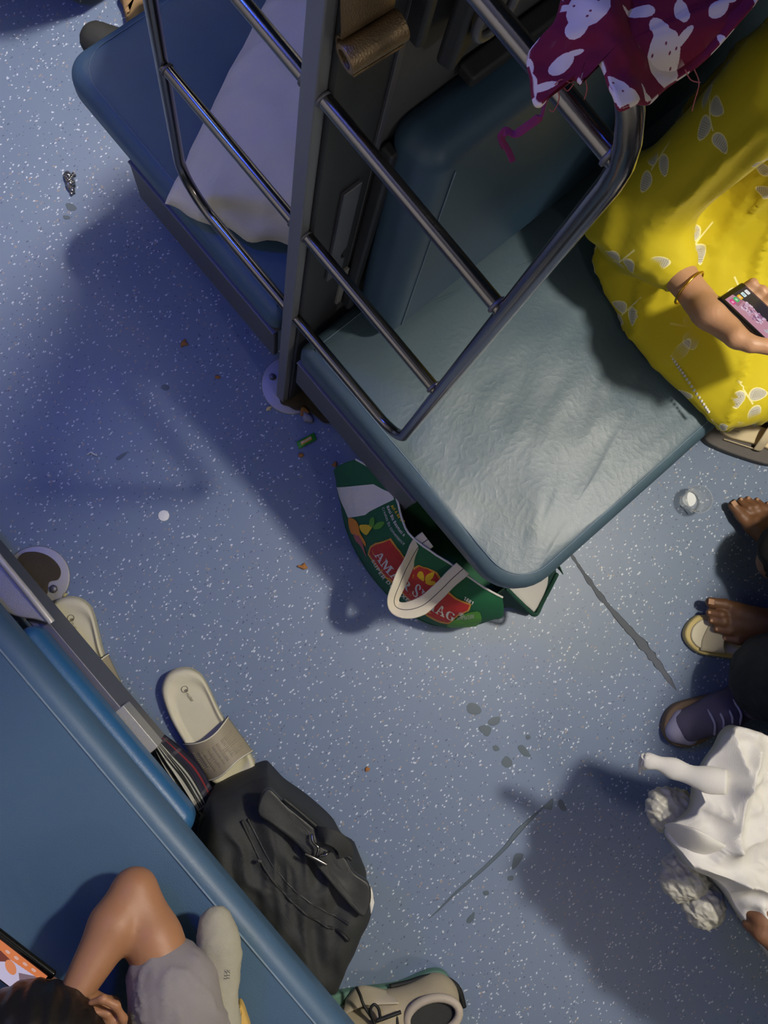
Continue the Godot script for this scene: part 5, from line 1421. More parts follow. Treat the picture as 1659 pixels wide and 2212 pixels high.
# ---------- small things on the floor ----------
func litter() -> void:
	var c := Vector3(0.5776, 0, 0.7707)
	var t := thing("plastic_cup", "clear round plastic cup on the floor by the creased seat", "cup", c)
	var b := Buf.new()
	b.lathe([Vector2(0.0005, 0.001), Vector2(0.021, 0.001), Vector2(0.0225, 0.002), Vector2(0.03, 0.05), Vector2(0.0325, 0.0515), Vector2(0.0325, 0.0525), Vector2(0.0295, 0.0525), Vector2(0.0215, 0.0035), Vector2(0.0005, 0.0025)], Transform3D(Basis(), c), 40)
	obj("wall", b, M.clear, t)
	b = Buf.new()
	b.lathe([Vector2(0.0005, 0.003), Vector2(0.0165, 0.003), Vector2(0.0165, 0.0042), Vector2(0.0005, 0.0046)], Transform3D(Basis(), c + Vector3(0.004, 0, -0.004)), 30)
	obj("base_disc", b, mat(rgb(232, 236, 238), 0.2), t)
	b = Buf.new()
	b.tube([Vector3(0.5558, 0.006, 0.7648), Vector3(0.5591, 0.012, 0.7768), Vector3(0.5584, 0.02, 0.7913)], 0.0014, 6)
	obj("rib", b, mat(rgb(214, 220, 224), 0.2), t)
	b = Buf.new()
	var d := Vector3(-0.3537, 0, 0.0415)
	b.lathe([Vector2(0.0005, 0.0002), Vector2(0.011, 0.0002), Vector2(0.0118, 0.0012), Vector2(0.011, 0.0026), Vector2(0.0005, 0.0032)], Transform3D(Basis(), d), 28)
	single("white_disc", b, mat(rgb(236, 238, 242), 0.5), "small round white disc lying alone in the aisle", "disc")
	# sweet wrapper
	var w := thing("wrapper", "small green sweet wrapper on the floor beside the post", "wrapper", Vector3(-0.0179, 0, 0.1027))
	var a0 := Vector3(-0.0351, 0.004, 0.0963)
	var a1 := Vector3(0.0085, 0.004, 0.1039)
	var wd := (Vector3(-0.0403, 0.004, 0.1119) - Vector3(-0.0351, 0.004, 0.0963))
	b = Buf.new()
	b.grid(16, 24, func(u: float, v: float):
		var p := a0.lerp(a1, u) + wd * 1.0 * (0.5 - 0.5 * cos(v * PI)) if v <= 0.5 else a0.lerp(a1, u) + wd * (0.5 - 0.5 * cos(v * PI))
		var e := 1.0 - pow(absf(2.0 * u - 1.0), 4.0)
		return a0.lerp(a1, u) + wd * (0.5 - 0.5 * cos(v * TAU)) + Vector3(0, 0.004 * sin(v * TAU) * e + 0.001 * nz(p, 80.0), 0), false, true, true)
	var wb := obj("foil", b, mat(rgb(50, 150, 50), 0.35), w)
	b = Buf.new()
	b.shell(8, 4, func(u: float, v: float): return a0.lerp(a1, 0.18 + 0.6 * u) + wd * (0.25 + 0.5 * v) + Vector3(0, 0.0038 + 0.0016 * sin(v * PI), 0), 0.0004)
	obj("label", b, mat(rgb(230, 170, 60), 0.4), wb)
	b = Buf.new()
	letters(b, "Munch", func(x: float, y: float): return a0.lerp(a1, 0.2 + 0.55 * x) + wd * (0.68 - 0.36 * y) + Vector3(0, 0.0062, 0), "Droid Sans", 700)
	obj("lettering", b, mat(rgb(236, 236, 220), 0.5), wb)
	# crumbs, seeds, pebbles, foil
	var rr := RandomNumberGenerator.new()
	rr.seed = 19
	for q in [[Vector3(-0.0852, 0, -0.2248), 0.008, "orange crumb on the floor below the pillow seat"], [Vector3(-0.0443, 0, 0.1248), 0.008, "orange crumb just below the green wrapper"], [Vector3(-0.0015, 0, 0.1887), 0.006, "orange crumb next to the shopping bag"], [Vector3(-0.1972, 0, 0.3155), 0.01, "orange crumb in the aisle left of the red label"], [Vector3(-0.3696, 0, 0.729), 0.005, "tiny orange crumb right of the black backpack"], [Vector3(0.0225, 0.006, 0.0508), 0.012, "rust coloured crumb on the rim of the base plate"], [Vector3(-0.0754, 0, -0.1212), 0.005, "tiny orange crumb left of the base plate"]]:
		b = Buf.new()
		var f := Field.new(0.0015)
		var s: float = q[1]
		for i in 4:
			var u := Vector3(rr.randf_range(-1, 1), 0.15, rr.randf_range(-1, 1)) * s
			f.bone(q[0] + Vector3(0, s * 0.3, 0), q[0] + u + Vector3(0, s * 0.3, 0), s * 0.35, s * 0.25)
		f.build(b, s * 0.16)
		single("crumb", b, M.crumb, q[2], "crumb", "orange crumbs on the floor")
	b = Buf.new()
	b.tube([Vector3(-0.0411, 0.003, 0.0017), Vector3(-0.0341, 0.004, 0.001), Vector3(-0.0266, 0.003, 0.0014)], func(u: float): return 0.0035 * (0.35 + sin(u * PI)), 8)
	single("seed", b, mat(rgb(222, 206, 160), 0.6), "pale seed on the floor at the foot of the post", "seed")
	b = Buf.new()
	b.tube([Vector3(-0.6154, 0.003, 0.0422), Vector3(-0.61, 0.004, 0.0431), Vector3(-0.6042, 0.003, 0.0442)], func(u: float): return 0.0035 * (0.35 + sin(u * PI)), 8)
	single("seed", b, mat(rgb(200, 190, 130), 0.6), "pale seed beside the rusty floor plate", "seed")
	b = Buf.new()
	var f2 := Field.new(0.002)
	f2.bone(Vector3(0.0168, 0.008, 0.0574), Vector3(0.0211, 0.008, 0.0728), 0.007, 0.006)
	f2.bone(Vector3(0.013, 0.007, 0.0699), Vector3(0.0205, 0.007, 0.0799), 0.006, 0.005)
	f2.build(b, 0.0022)
	single("pebble", b, mat(rgb(150, 150, 160), 0.6), "pale lump of dirt beside the base plate of the post", "pebble")
	b = Buf.new()
	var fo := Vector3(-0.0482, 0, -0.6525)
	var f3 := Field.new(0.002)
	f3.bone(Vector3(-0.0432, 0.006, -0.6647), Vector3(-0.0505, 0.007, -0.6458), 0.0075, 0.007)
	f3.bone(Vector3(-0.0505, 0.007, -0.6458), Vector3(-0.0594, 0.004, -0.6307), 0.006, 0.0035)
	f3.bone(Vector3(-0.0437, 0.006, -0.6625), Vector3(-0.0301, 0.004, -0.6616), 0.004, 0.002)
	f3.build(b, 0.0013, func(p: Vector3, n: Vector3) -> Vector3: return p + n * 0.0035 * crease(p, 70.0))
	single("foil_scrap", b, mat(rgb(150, 150, 152), 0.22, 0.9), "crumpled scrap of silver foil on the floor, far left", "foil")
	b = Buf.new()
	b.tube(smooth([Vector3(-0.3936, 0.002, -0.1595), Vector3(-0.3846, 0.006, -0.1576), Vector3(-0.3827, 0.004, -0.1515), Vector3(-0.3788, 0.003, -0.1447)], 4, false), 0.0022, 8)
	single("film_scrap", b, mat(rgb(190, 200, 226), 0.08), "shiny scrap of clear film lying in the blue light", "plastic scrap")
	# things that peek out beyond the left seat
	b = Buf.new()
	var g := Field.new(0.02)
	g.bone(Vector3(0.1774, 0.1, -0.8145), Vector3(0.2005, 0.1, -0.7676), 0.038, 0.045)
	g.build(b, 0.009)
	single("duffel_bag", b, M.black_cloth, "black rounded bag end peeking out behind the pillow seat", "bag")
	b = Buf.new()
	b.slab(smooth([Vector2(0.3133, -0.9303), Vector2(0.2943, -0.8971), Vector2(0.277, -0.8629), Vector2(0.2938, -0.8618), Vector2(0.3191, -0.8681), Vector2(0.3505, -0.8597), Vector2(0.396, -0.9004)], 4), 0.0, 0.05, 0.012, null, 4, 3)
	single("cloth_bundle", b, mat(rgb(150, 122, 84), 0.9), "tan cloth bundle on the floor at the top edge", "cloth")

# ---------- mesh building ----------
class Buf:
	var v := PackedVector3Array()
	var n := PackedVector3Array()
	var uv := PackedVector2Array()
	var ix := PackedInt32Array()

	func done(v0: int, i0: int, closed: bool, warp = null) -> void:
		if warp != null:
			for i in range(v0, v.size()):
				v[i] = warp.call(v[i])
		if closed:
			var c := Vector3.ZERO
			for i in range(v0, v.size()):
				c += v[i]
			c /= maxf(1.0, v.size() - v0)
			var s := 0.0
			for t in range(i0, ix.size(), 3):
				s += (v[ix[t]] - c).dot((v[ix[t + 2]] - c).cross(v[ix[t + 1]] - c))
			if s < 0.0:
				for t in range(i0, ix.size(), 3):
					var k := ix[t + 1]
					ix[t + 1] = ix[t + 2]
					ix[t + 2] = k
		n.resize(v.size())
		for i in range(v0, v.size()):
			n[i] = Vector3.ZERO
		for t in range(i0, ix.size(), 3):
			var a := v[ix[t]]
			var f := (v[ix[t + 2]] - a).cross(v[ix[t + 1]] - a)
			n[ix[t]] += f
			n[ix[t + 1]] += f
			n[ix[t + 2]] += f
		for i in range(v0, v.size()):
			n[i] = n[i].normalized() if n[i].length_squared() > 0.0 else Vector3.UP
		while uv.size() < v.size():
			uv.append(Vector2.ZERO)

	func quad(a: int, b: int, c: int, d: int) -> void:
		ix.append_array(PackedInt32Array([a, b, c, a, c, d]))

	func grid(nu: int, nv: int, f: Callable, wu := false, wv := false, closed := false, warp = null) -> void:
		var v0 := v.size()
		var i0 := ix.size()
		var cu := nu if wu else nu + 1
		var cv := nv if wv else nv + 1
		for i in cu:
			for j in cv:
				v.append(f.call(float(i) / nu, float(j) / nv))
				uv.append(Vector2(float(i) / nu, float(j) / nv))
		for i in nu:
			for j in nv:
				var i2 := (i + 1) % cu
				var j2 := (j + 1) % cv
				quad(v0 + i * cv + j, v0 + i2 * cv + j, v0 + i2 * cv + j2, v0 + i * cv + j2)
		done(v0, i0, closed, warp)

	# a sheet with thickness: f(u, v) is its upper face
	func shell(nu: int, nv: int, f: Callable, t: float) -> void:
		var v0 := v.size()
		var i0 := ix.size()
		var w := nv + 1
		var top: Array[Vector3] = []
		for i in nu + 1:
			for j in w:
				top.append(f.call(float(i) / nu, float(j) / nv))
		for i in nu + 1:
			for j in w:
				v.append(top[i * w + j])
				uv.append(Vector2(float(i) / nu, float(j) / nv))
		for i in nu + 1:
			for j in w:
				var du := top[mini(i + 1, nu) * w + j] - top[maxi(i - 1, 0) * w + j]
				var dv := top[i * w + mini(j + 1, nv)] - top[i * w + maxi(j - 1, 0)]
				v.append(top[i * w + j] - du.cross(dv).normalized() * t)
				uv.append(Vector2(float(i) / nu, float(j) / nv))
		var o := (nu + 1) * w
		var upw := 0.0
		for i in o:
			upw += v[v0 + i].y - v[v0 + o + i].y
		if upw < 0.0:
			for i in o:
				v[v0 + o + i] = v[v0 + i] * 2.0 - v[v0 + o + i]
		for i in nu:
			for j in nv:
				var a := v0 + i * w + j
				quad(a, a + w, a + w + 1, a + 1)
				quad(a + o, a + o + 1, a + o + w + 1, a + o + w)
			quad(v0 + i * w, v0 + i * w + o, v0 + (i + 1) * w + o, v0 + (i + 1) * w)
			quad(v0 + i * w + nv, v0 + (i + 1) * w + nv, v0 + (i + 1) * w + nv + o, v0 + i * w + nv + o)
		for j in nv:
			quad(v0 + j, v0 + j + 1, v0 + j + 1 + o, v0 + j + o)
			var b := v0 + nu * w + j
			quad(b, b + o, b + 1 + o, b + 1)
		done(v0, i0, true)

	func rbox(size: Vector3, r: float, seg := 3, xf := Transform3D(), warp = null) -> void:
		var h := size * 0.5
		r = minf(r, minf(h.x, minf(h.y, h.z)) * 0.999)
		var inner := h - Vector3.ONE * r
		var v0 := v.size()
		var i0 := ix.size()
		var nrm: Array[Vector3] = []
		for ax in 3:
			var b := (ax + 1) % 3
			var c := (ax + 2) % 3
			var lb: Array[float] = []
			var lc: Array[float] = []
			for k in seg + 1:
				lb.append(-h[b] + r * k / seg)
				lc.append(-h[c] + r * k / seg)
			for k in seg + 1:
				lb.append(h[b] - r * (seg - k) / seg)
				lc.append(h[c] - r * (seg - k) / seg)
			for s in [-1.0, 1.0]:
				var base := v.size()
				for p in lb:
					for q in lc:
						var pt := Vector3.ZERO
						pt[ax] = h[ax] * s
						pt[b] = p
						pt[c] = q
						var inn := Vector3(clampf(pt.x, -inner.x, inner.x), clampf(pt.y, -inner.y, inner.y), clampf(pt.z, -inner.z, inner.z))
						var d := (pt - inn).normalized()
						v.append(xf * (inn + d * r))
						nrm.append((xf.basis * d).normalized())
				var m := lc.size()
				for i in lb.size() - 1:
					for j in m - 1:
						var e := base + i * m + j
						if (s < 0) != (xf.basis.determinant() < 0.0):
							quad(e, e + m, e + m + 1, e + 1)
						else:
							quad(e, e + 1, e + m + 1, e + m)
		done(v0, i0, false, warp)
		if warp == null:
			for i in nrm.size():
				n[v0 + i] = nrm[i]

	func tube(path: Array, r, sides := 10, closed := false, squash := Vector2.ONE) -> void:
		var m := path.size()
		var v0 := v.size()
		var i0 := ix.size()
		var t: Vector3 = (path[1] - path[0]).normalized()
		var side := t.cross(Vector3.UP if absf(t.y) < 0.9 else Vector3.RIGHT).normalized()
		for i in m:
			var a: Vector3 = path[(i - 1 + m) % m] if closed else path[maxi(i - 1, 0)]
			var b: Vector3 = path[(i + 1) % m] if closed else path[mini(i + 1, m - 1)]
			t = (b - a).normalized()
			side = (side - t * side.dot(t)).normalized()
			var up := t.cross(side)
			var rr: float = r.call(float(i) / (m - 1)) if r is Callable else r
			for k in sides:
				var g := TAU * k / sides
				v.append(path[i] + side * cos(g) * rr * squash.x + up * sin(g) * rr * squash.y)
				uv.append(Vector2(float(k) / sides, float(i) / (m - 1)))
		for i in (m if closed else m - 1):
			for k in sides:
				quad(v0 + i * sides + k, v0 + i * sides + (k + 1) % sides, v0 + ((i + 1) % m) * sides + (k + 1) % sides, v0 + ((i + 1) % m) * sides + k)
		if not closed:
			for e in [0, m - 1]:
				v.append(path[e])
				uv.append(Vector2.ZERO)
				for k in sides:
					if e == 0:
						ix.append_array(PackedInt32Array([v.size() - 1, v0 + (k + 1) % sides, v0 + k]))
					else:
						ix.append_array(PackedInt32Array([v.size() - 1, v0 + e * sides + k, v0 + e * sides + (k + 1) % sides]))
		done(v0, i0, true)

	func lathe(profile: Array, xf: Transform3D, seg := 24) -> void:
		var m := profile.size()
		grid(seg, m - 1, func(a: float, b: float):
			var p: Vector2 = profile[int(round(b * (m - 1)))]
			return xf * Vector3(p.x * cos(a * TAU), p.y, p.x * sin(a * TAU)), true, false, true)

	# rings of an outline (plan x, z) at insets and heights, capped top and bottom; fy may shape the top
	func slab(o: Array, y0: float, y1: float, r: float, fy = null, cap := 6, seg := 4, warp = null) -> void:
		var m := o.size()
		var v0 := v.size()
		var i0 := ix.size()
		var nn: Array[Vector2] = []
		var c := Vector2.ZERO
		var area := 0.0
		for i in m:
			c += o[i] / m
			area += o[i].cross(o[(i + 1) % m])
		for i in m:
			var d: Vector2 = (o[(i + 1) % m] - o[(i - 1 + m) % m]).normalized()
			nn.append(Vector2(d.y, -d.x) * (1.0 if area > 0 else -1.0))
		var rings := []
		for k in seg + 1:
			var a := PI * 0.5 * k / seg
			rings.append([r * (1.0 - sin(a)), y0 + r * (1.0 - cos(a)), 1.0])
		for k in seg + 1:
			var a := PI * 0.5 * k / seg
			rings.append([r * (1.0 - cos(a)), y1 - r * (1.0 - sin(a)), 1.0])
		for k in range(1, cap):
			rings.append([r, y1, 1.0 - float(k) / cap])
		for q in rings:
			for i in m:
				var p: Vector2 = c + (o[i] - nn[i] * q[0] - c) * q[2]
				var y: float = q[1]
				if fy != null and y > (y0 + y1) * 0.5:
					y += fy.call(p)
				v.append(Vector3(p.x, y, p.y))
				uv.append(p)
		for k in rings.size() - 1:
			for i in m:
				quad(v0 + k * m + i, v0 + k * m + (i + 1) % m, v0 + (k + 1) * m + (i + 1) % m, v0 + (k + 1) * m + i)
		v.append(Vector3(c.x, y0, c.y))
		v.append(Vector3(c.x, y1 + (fy.call(c) if fy != null else 0.0), c.y))
		uv.append(c)
		uv.append(c)
		for i in m:
			ix.append_array(PackedInt32Array([v.size() - 2, v0 + (i + 1) % m, v0 + i]))
			ix.append_array(PackedInt32Array([v.size() - 1, v0 + (rings.size() - 1) * m + i, v0 + (rings.size() - 1) * m + (i + 1) % m]))
		done(v0, i0, true, warp)

	# a mound over an outline: fy(p, s) is its height, s runs from 1 at the edge to 0 at the middle
	func dome(o: Array, c: Vector2, rings: int, fy: Callable, base: float) -> void:
		var m := o.size()
		var v0 := v.size()
		var i0 := ix.size()
		for i in m:
			v.append(Vector3(o[i].x, base, o[i].y))
			uv.append(o[i])
		for k in rings:
			var s := 1.0 - float(k) / rings
			for i in m:
				var p: Vector2 = c + (o[i] - c) * s
				v.append(Vector3(p.x, fy.call(p, s), p.y))
				uv.append(p)
		for k in rings:
			for i in m:
				quad(v0 + k * m + i, v0 + k * m + (i + 1) % m, v0 + (k + 1) * m + (i + 1) % m, v0 + (k + 1) * m + i)
		v.append(Vector3(c.x, base, c.y))
		v.append(Vector3(c.x, fy.call(c, 0.0), c.y))
		uv.append(c)
		uv.append(c)
		for i in m:
			ix.append_array(PackedInt32Array([v.size() - 2, v0 + (i + 1) % m, v0 + i]))
			ix.append_array(PackedInt32Array([v.size() - 1, v0 + rings * m + i, v0 + rings * m + (i + 1) % m]))
		done(v0, i0, true)

	# a flat outline in the xy plane of xf, pulled along its z with bevelled edges
	func prism(o: Array, depth: float, bev: float, xf := Transform3D()) -> void:
		var m := o.size()
		var pk := PackedVector2Array(o)
		var tri := Geometry2D.triangulate_polygon(pk)
		var area := 0.0
		for i in m:
			area += o[i].cross(o[(i + 1) % m])
		var inn: Array[Vector2] = []
		for i in m:
			var d: Vector2 = (o[(i + 1) % m] - o[i]).normalized() + (o[i] - o[(i - 1 + m) % m]).normalized()
			inn.append(o[i] - Vector2(d.y, -d.x).normalized() * (bev if area > 0 else -bev))
		var rings := [[inn, 0.0], [o, bev], [o, depth - bev], [inn, depth]]
		for k in 3:
			for i in m:
				var v0 := v.size()
				var i0 := ix.size()
				var j := (i + 1) % m
				for e in [[k, i], [k, j], [k + 1, j], [k + 1, i]]:
					var p: Vector2 = rings[e[0]][0][e[1]]
					v.append(xf * Vector3(p.x, p.y, rings[e[0]][1]))
				if area > 0:
					quad(v0, v0 + 3, v0 + 2, v0 + 1)
				else:
					quad(v0, v0 + 1, v0 + 2, v0 + 3)
				done(v0, i0, false)
		for z in [0.0, depth]:
			var v0 := v.size()
			var i0 := ix.size()
			for p in inn:
				v.append(xf * Vector3(p.x, p.y, z))
			for t in tri:
				ix.append(v0 + t)
			done(v0, i0, false)

	func mesh() -> ArrayMesh:
		var a := []
		a.resize(Mesh.ARRAY_MAX)
		a[Mesh.ARRAY_VERTEX] = v
		a[Mesh.ARRAY_NORMAL] = n
		a[Mesh.ARRAY_TEX_UV] = uv
		a[Mesh.ARRAY_INDEX] = ix
		var m := ArrayMesh.new()
		m.add_surface_from_arrays(Mesh.PRIMITIVE_TRIANGLES, a)
		return m

# ---------- soft bodies: tapered capsules joined by a smooth minimum, meshed with surface nets ----------
class Field:
	var bones := []
	var k := 0.01

	func _init(soft := 0.01) -> void:
		k = soft

	func bone(a: Vector3, b: Vector3, ra: float, rb: float, flat := Vector3.ONE) -> void:
		bones.append([a, b, ra, rb, flat])

	func chain(pts: Array, rs: Array, flat := Vector3.ONE) -> void:
		for i in pts.size() - 1:
			bone(pts[i], pts[i + 1], rs[i], rs[i + 1], flat)

	func build(out: Buf, cell: float, warp = null) -> void:
		var lo := Vector3.ONE * 1e9
		var hi := -lo
		var pad := maxf(cell * 3.0, k * 3.5)
		for b in bones:
			var r: float = maxf(b[2], b[3]) + pad
			lo = lo.min(b[0] - Vector3.ONE * r).min(b[1] - Vector3.ONE * r)
			hi = hi.max(b[0] + Vector3.ONE * r).max(b[1] + Vector3.ONE * r)
		var nx := int((hi.x - lo.x) / cell) + 2
		var ny := int((hi.y - lo.y) / cell) + 2
		var nz := int((hi.z - lo.z) / cell) + 2
		var f := PackedFloat32Array()
		f.resize(nx * ny * nz)
		for b in bones:
			var A: Vector3 = b[0]
			var flat: Vector3 = b[4]
			var AB: Vector3 = (b[1] - A) / flat
			var L := maxf(AB.length_squared(), 1e-12)
			var ra: float = b[2]
			var rd: float = b[3] - ra
			var mf := minf(flat.x, minf(flat.y, flat.z))
			var r: float = maxf(b[2], b[3]) * maxf(1.0, maxf(flat.x, maxf(flat.y, flat.z))) + pad
			var l0: Vector3 = ((A.min(b[1]) - Vector3.ONE * r - lo) / cell).max(Vector3.ZERO)
			var h0: Vector3 = ((A.max(b[1]) + Vector3.ONE * r - lo) / cell).min(Vector3(nx - 1, ny - 1, nz - 1))
			for x in range(int(l0.x), int(h0.x) + 1):
				for y in range(int(l0.y), int(h0.y) + 1):
					for z in range(int(l0.z), int(h0.z) + 1):
						var p := (lo + Vector3(x, y, z) * cell - A) / flat
						var t := clampf(p.dot(AB) / L, 0.0, 1.0)
						var d := (p - AB * t).length() * mf - (ra + rd * t) * mf
						if d < pad:
							f[(x * ny + y) * nz + z] += exp(-d / k)
		var id := PackedInt32Array()
		id.resize(f.size())
		id.fill(-1)
		for i in f.size():
			f[i] = -k * log(f[i]) if f[i] > 0.0 else 1.0
		var v0 := out.v.size()
		var i0 := out.ix.size()
		var off := [0, 1, nz, nz + 1, ny * nz, ny * nz + 1, ny * nz + nz, ny * nz + nz + 1]
		var edges := [[0, 1], [0, 2], [0, 4], [1, 3], [1, 5], [2, 3], [2, 6], [4, 5], [4, 6], [3, 7], [5, 7], [6, 7]]
		var far := cell * 2.5
		for x in nx - 1:
			for y in ny - 1:
				var row := (x * ny + y) * nz
				for z in nz - 1:
					var q := row + z
					if absf(f[q]) > far:
						continue
					var mask := 0
					for c in 8:
						if f[q + off[c]] < 0.0:
							mask |= 1 << c
					if mask == 0 or mask == 255:
						continue
					var s := Vector3.ZERO
					var cnt := 0
					for e in edges:
						var fa := f[q + off[e[0]]]
						var fb := f[q + off[e[1]]]
						if (fa < 0.0) != (fb < 0.0):
							var t := fa / (fa - fb)
							var ca := Vector3(e[0] >> 2, (e[0] >> 1) & 1, e[0] & 1)
							var cb := Vector3(e[1] >> 2, (e[1] >> 1) & 1, e[1] & 1)
							s += ca.lerp(cb, t)
							cnt += 1
					id[q] = out.v.size()
					out.v.append(lo + (Vector3(x, y, z) + s / cnt) * cell)
		var sx := ny * nz
		for x in range(1, nx - 1):
			for y in range(1, ny - 1):
				for z in range(1, nz - 1):
					var q := (x * ny + y) * nz + z
					if id[q] < 0:
						continue
					var ins := f[q] < 0.0
					if ins != (f[q + sx] < 0.0):
						_q(out, id, q, q - nz, q - nz - 1, q - 1, not ins)
					if ins != (f[q + nz] < 0.0):
						_q(out, id, q, q - 1, q - 1 - sx, q - sx, not ins)
					if ins != (f[q + 1] < 0.0):
						_q(out, id, q, q - sx, q - sx - nz, q - nz, not ins)
		out.done(v0, i0, true)
		if warp != null:
			for i in range(v0, out.v.size()):
				out.v[i] = warp.call(out.v[i], out.n[i])
			out.done(v0, i0, true)

	func _q(out: Buf, id: PackedInt32Array, a: int, b: int, c: int, d: int, flip: bool) -> void:
		if id[a] < 0 or id[b] < 0 or id[c] < 0 or id[d] < 0:
			return
		if flip:
			out.quad(id[a], id[d], id[c], id[b])
		else:
			out.quad(id[a], id[b], id[c], id[d])

# ---------- naming and tagging ----------
var used := {}

func numbered(called: String) -> String:
	used[called] = used.get(called, -1) + 1
	return called if used[called] == 0 else "%s_%03d" % [called, used[called]]

func thing(called: String, label: String, category: String, at := Vector3.ZERO, group := "") -> Node3D:
	var o := Node3D.new()
	o.name = numbered(called)
	add_child(o)
	o.position = at
	o.set_meta("label", label)
	o.set_meta("category", category)
	if group != "":
		o.set_meta("group", group)
	return o

# shapes are built where they stand in the world; a part takes off its thing's place
func obj(called: String, b: Buf, m: Material, parent: Node3D = null, label := "") -> MeshInstance3D:
	var o := MeshInstance3D.new()
	o.name = called if parent != null else numbered(called)
	o.mesh = b.mesh()
	o.material_override = m
	(parent if parent != null else self).add_child(o, true)
	if parent != null:
		var w := Vector3.ZERO
		var q: Node = parent
		while q != self:
			w += q.position
			q = q.get_parent()
		o.position = -w
	if label != "":
		o.set_meta("label", label)
	return o

func struct(called: String, b: Buf, m: Material) -> MeshInstance3D:
	var o := obj(called, b, m)
	o.set_meta("kind", "structure")
	return o

func single(called: String, b: Buf, m: Material, label: String, category: String, group := "") -> MeshInstance3D:
	var o := obj(called, b, m)
	o.set_meta("label", label)
	o.set_meta("category", category)
	if group != "":
		o.set_meta("group", group)
	return o

# ---------- curves, noise, materials ----------
var noise := FastNoiseLite.new()

func smooth(p: Array, seg := 5, closed := true) -> Array:
	var out := []
	var m := p.size()
	for i in (m if closed else m - 1):
		var a = p[(i - 1 + m) % m] if closed or i > 0 else p[0]
		var b = p[i]
		var c = p[(i + 1) % m]
		var d = p[(i + 2) % m] if closed or i + 2 < m else p[m - 1]
		for s in seg:
			var t := float(s) / seg
			out.append(b * 1.0 + (c - a) * (0.5 * t) + (a * 2.0 - b * 5.0 + c * 4.0 - d) * (0.5 * t * t) + (b * 3.0 - a - c * 3.0 + d) * (0.5 * t * t * t))
	if not closed:
		out.append(p[m - 1])
	return out

# a point at t on an open polyline
func along(p: Array, t: float):
	var x := clampf(t, 0.0, 1.0) * (p.size() - 1)
	var i := mini(int(x), p.size() - 2)
	return p[i].lerp(p[i + 1], x - i)

func nz(p: Vector3, f: float) -> float:
	return noise.get_noise_3d(p.x * f, p.y * f, p.z * f)

# creased cloth: ridged noise, sharp along the tops of the folds
func crease(p: Vector3, f: float) -> float:
	return 1.0 - absf(noise.get_noise_3d(p.x * f, p.y * f, p.z * f)) * 2.6

func ntex(freq: float, kind: int, octaves := 3, size := 512, seed := 1, fractal := FastNoiseLite.FRACTAL_FBM) -> NoiseTexture2D:
	var f := FastNoiseLite.new()
	f.seed = seed
	f.noise_type = kind
	f.frequency = freq
	f.fractal_type = fractal
	f.fractal_octaves = octaves
	var t := NoiseTexture2D.new()
	t.width = size
	t.height = size
	t.seamless = true
	t.noise = f
	return t

func mat(c: Color, rough := 0.6, metal := 0.0, bump: Texture2D = null, bump_cm := 0.0, scale := 1.0) -> StandardMaterial3D:
	var m := StandardMaterial3D.new()
	m.albedo_color = c
	m.roughness = rough
	m.metallic = metal
	m.metallic_specular = 0.5
	if bump != null:
		m.heightmap_enabled = true
		m.heightmap_texture = bump
		m.heightmap_scale = bump_cm
		m.uv1_triplanar = true
		m.uv1_world_triplanar = true
		m.uv1_scale = Vector3.ONE * scale
	return m

func textured(img: Image, rough := 0.7, tile := 0.0, tint := Color.WHITE) -> StandardMaterial3D:
	img.generate_mipmaps()
	var m := StandardMaterial3D.new()
	m.albedo_texture = ImageTexture.create_from_image(img)
	m.albedo_color = tint
	m.roughness = rough
	if tile > 0.0:
		m.uv1_triplanar = true
		m.uv1_world_triplanar = true
		m.uv1_triplanar_sharpness = 12.0
		m.uv1_scale = Vector3.ONE / tile
	return m

func rgb(r: int, g: int, b: int) -> Color:
	return Color8(r, g, b)

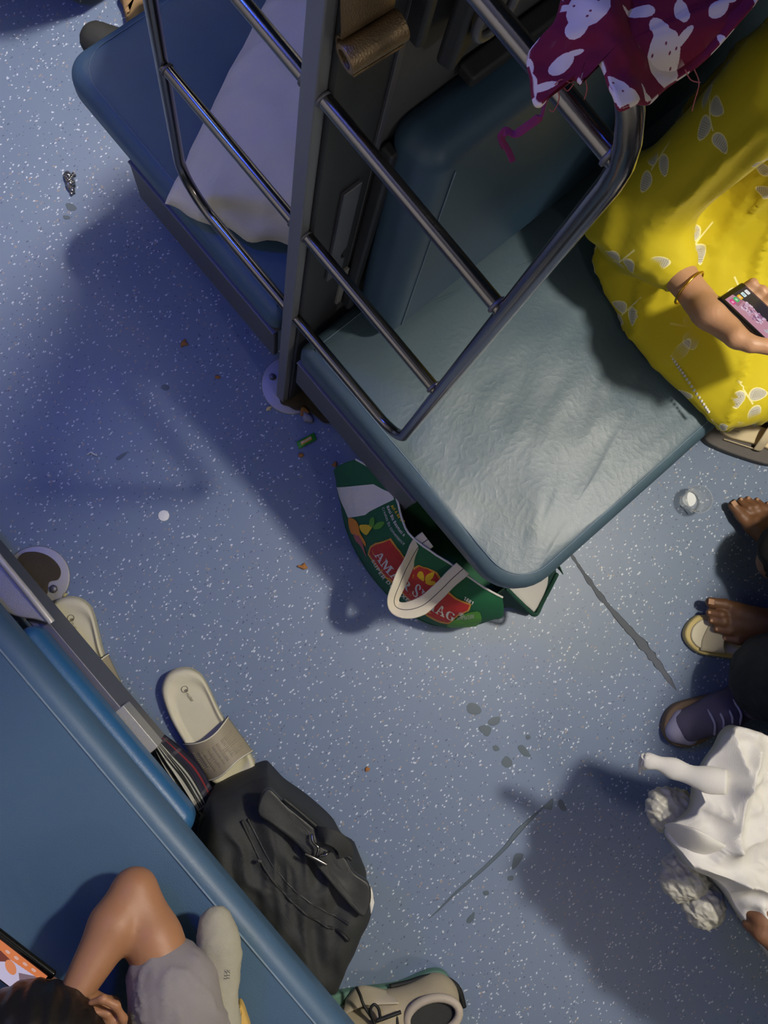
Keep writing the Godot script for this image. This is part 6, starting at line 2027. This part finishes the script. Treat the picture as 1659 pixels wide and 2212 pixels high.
# fills a polygon in an image (points in pixels, wrapping at the edges)
func ipoly(img: Image, pts: Array, c: Color) -> void:
	var w := img.get_width()
	var h := img.get_height()
	var lo := 1e9
	var hi := -1e9
	for p in pts:
		lo = minf(lo, p.y)
		hi = maxf(hi, p.y)
	for y in range(int(lo), int(hi) + 1):
		var xs := []
		for i in pts.size():
			var a: Vector2 = pts[i]
			var b: Vector2 = pts[(i + 1) % pts.size()]
			if (a.y <= y) != (b.y <= y):
				xs.append(a.x + (y - a.y) / (b.y - a.y) * (b.x - a.x))
		xs.sort()
		for i in range(0, xs.size() - 1, 2):
			for x in range(int(round(xs[i])), int(round(xs[i + 1]))):
				img.set_pixel(posmod(x, w), posmod(y, h), c)

func iblob(img: Image, at: Vector2, a: float, b: float, turn: float, c: Color, seg := 14) -> void:
	var p := []
	for i in seg:
		p.append(at + Vector2(cos(TAU * i / seg) * a, sin(TAU * i / seg) * b).rotated(turn))
	ipoly(img, p, c)

func iline(img: Image, a: Vector2, b: Vector2, w: float, c: Color) -> void:
	var d := (b - a).normalized()
	var q := Vector2(-d.y, d.x) * w * 0.5
	ipoly(img, [a + q, b + q, b - q, a - q], c)

# lettering mapped onto a surface: to(x, y) with the height of a line as 1
func letters(b: Buf, text: String, to: Callable, font := "Droid Sans", weight := 700) -> float:
	var tm := TextMesh.new()
	var sf := SystemFont.new()
	sf.font_names = PackedStringArray([font])
	sf.font_weight = weight
	tm.font = sf
	tm.font_size = 64
	tm.pixel_size = 1.0 / 64.0
	tm.depth = 0.0
	tm.text = text
	tm.horizontal_alignment = HORIZONTAL_ALIGNMENT_LEFT
	tm.vertical_alignment = VERTICAL_ALIGNMENT_BOTTOM
	var a := tm.get_mesh_arrays()
	var vs: PackedVector3Array = a[Mesh.ARRAY_VERTEX]
	var v0 := b.v.size()
	var i0 := b.ix.size()
	var wide := 0.001
	for p in vs:
		wide = maxf(wide, p.x)
	for p in vs:
		b.v.append(to.call(p.x / wide, p.y))
	if a[Mesh.ARRAY_INDEX] != null:
		for i in a[Mesh.ARRAY_INDEX]:
			b.ix.append(v0 + i)
	else:
		for i in vs.size():
			b.ix.append(v0 + i)
	b.done(v0, i0, false)
	return wide
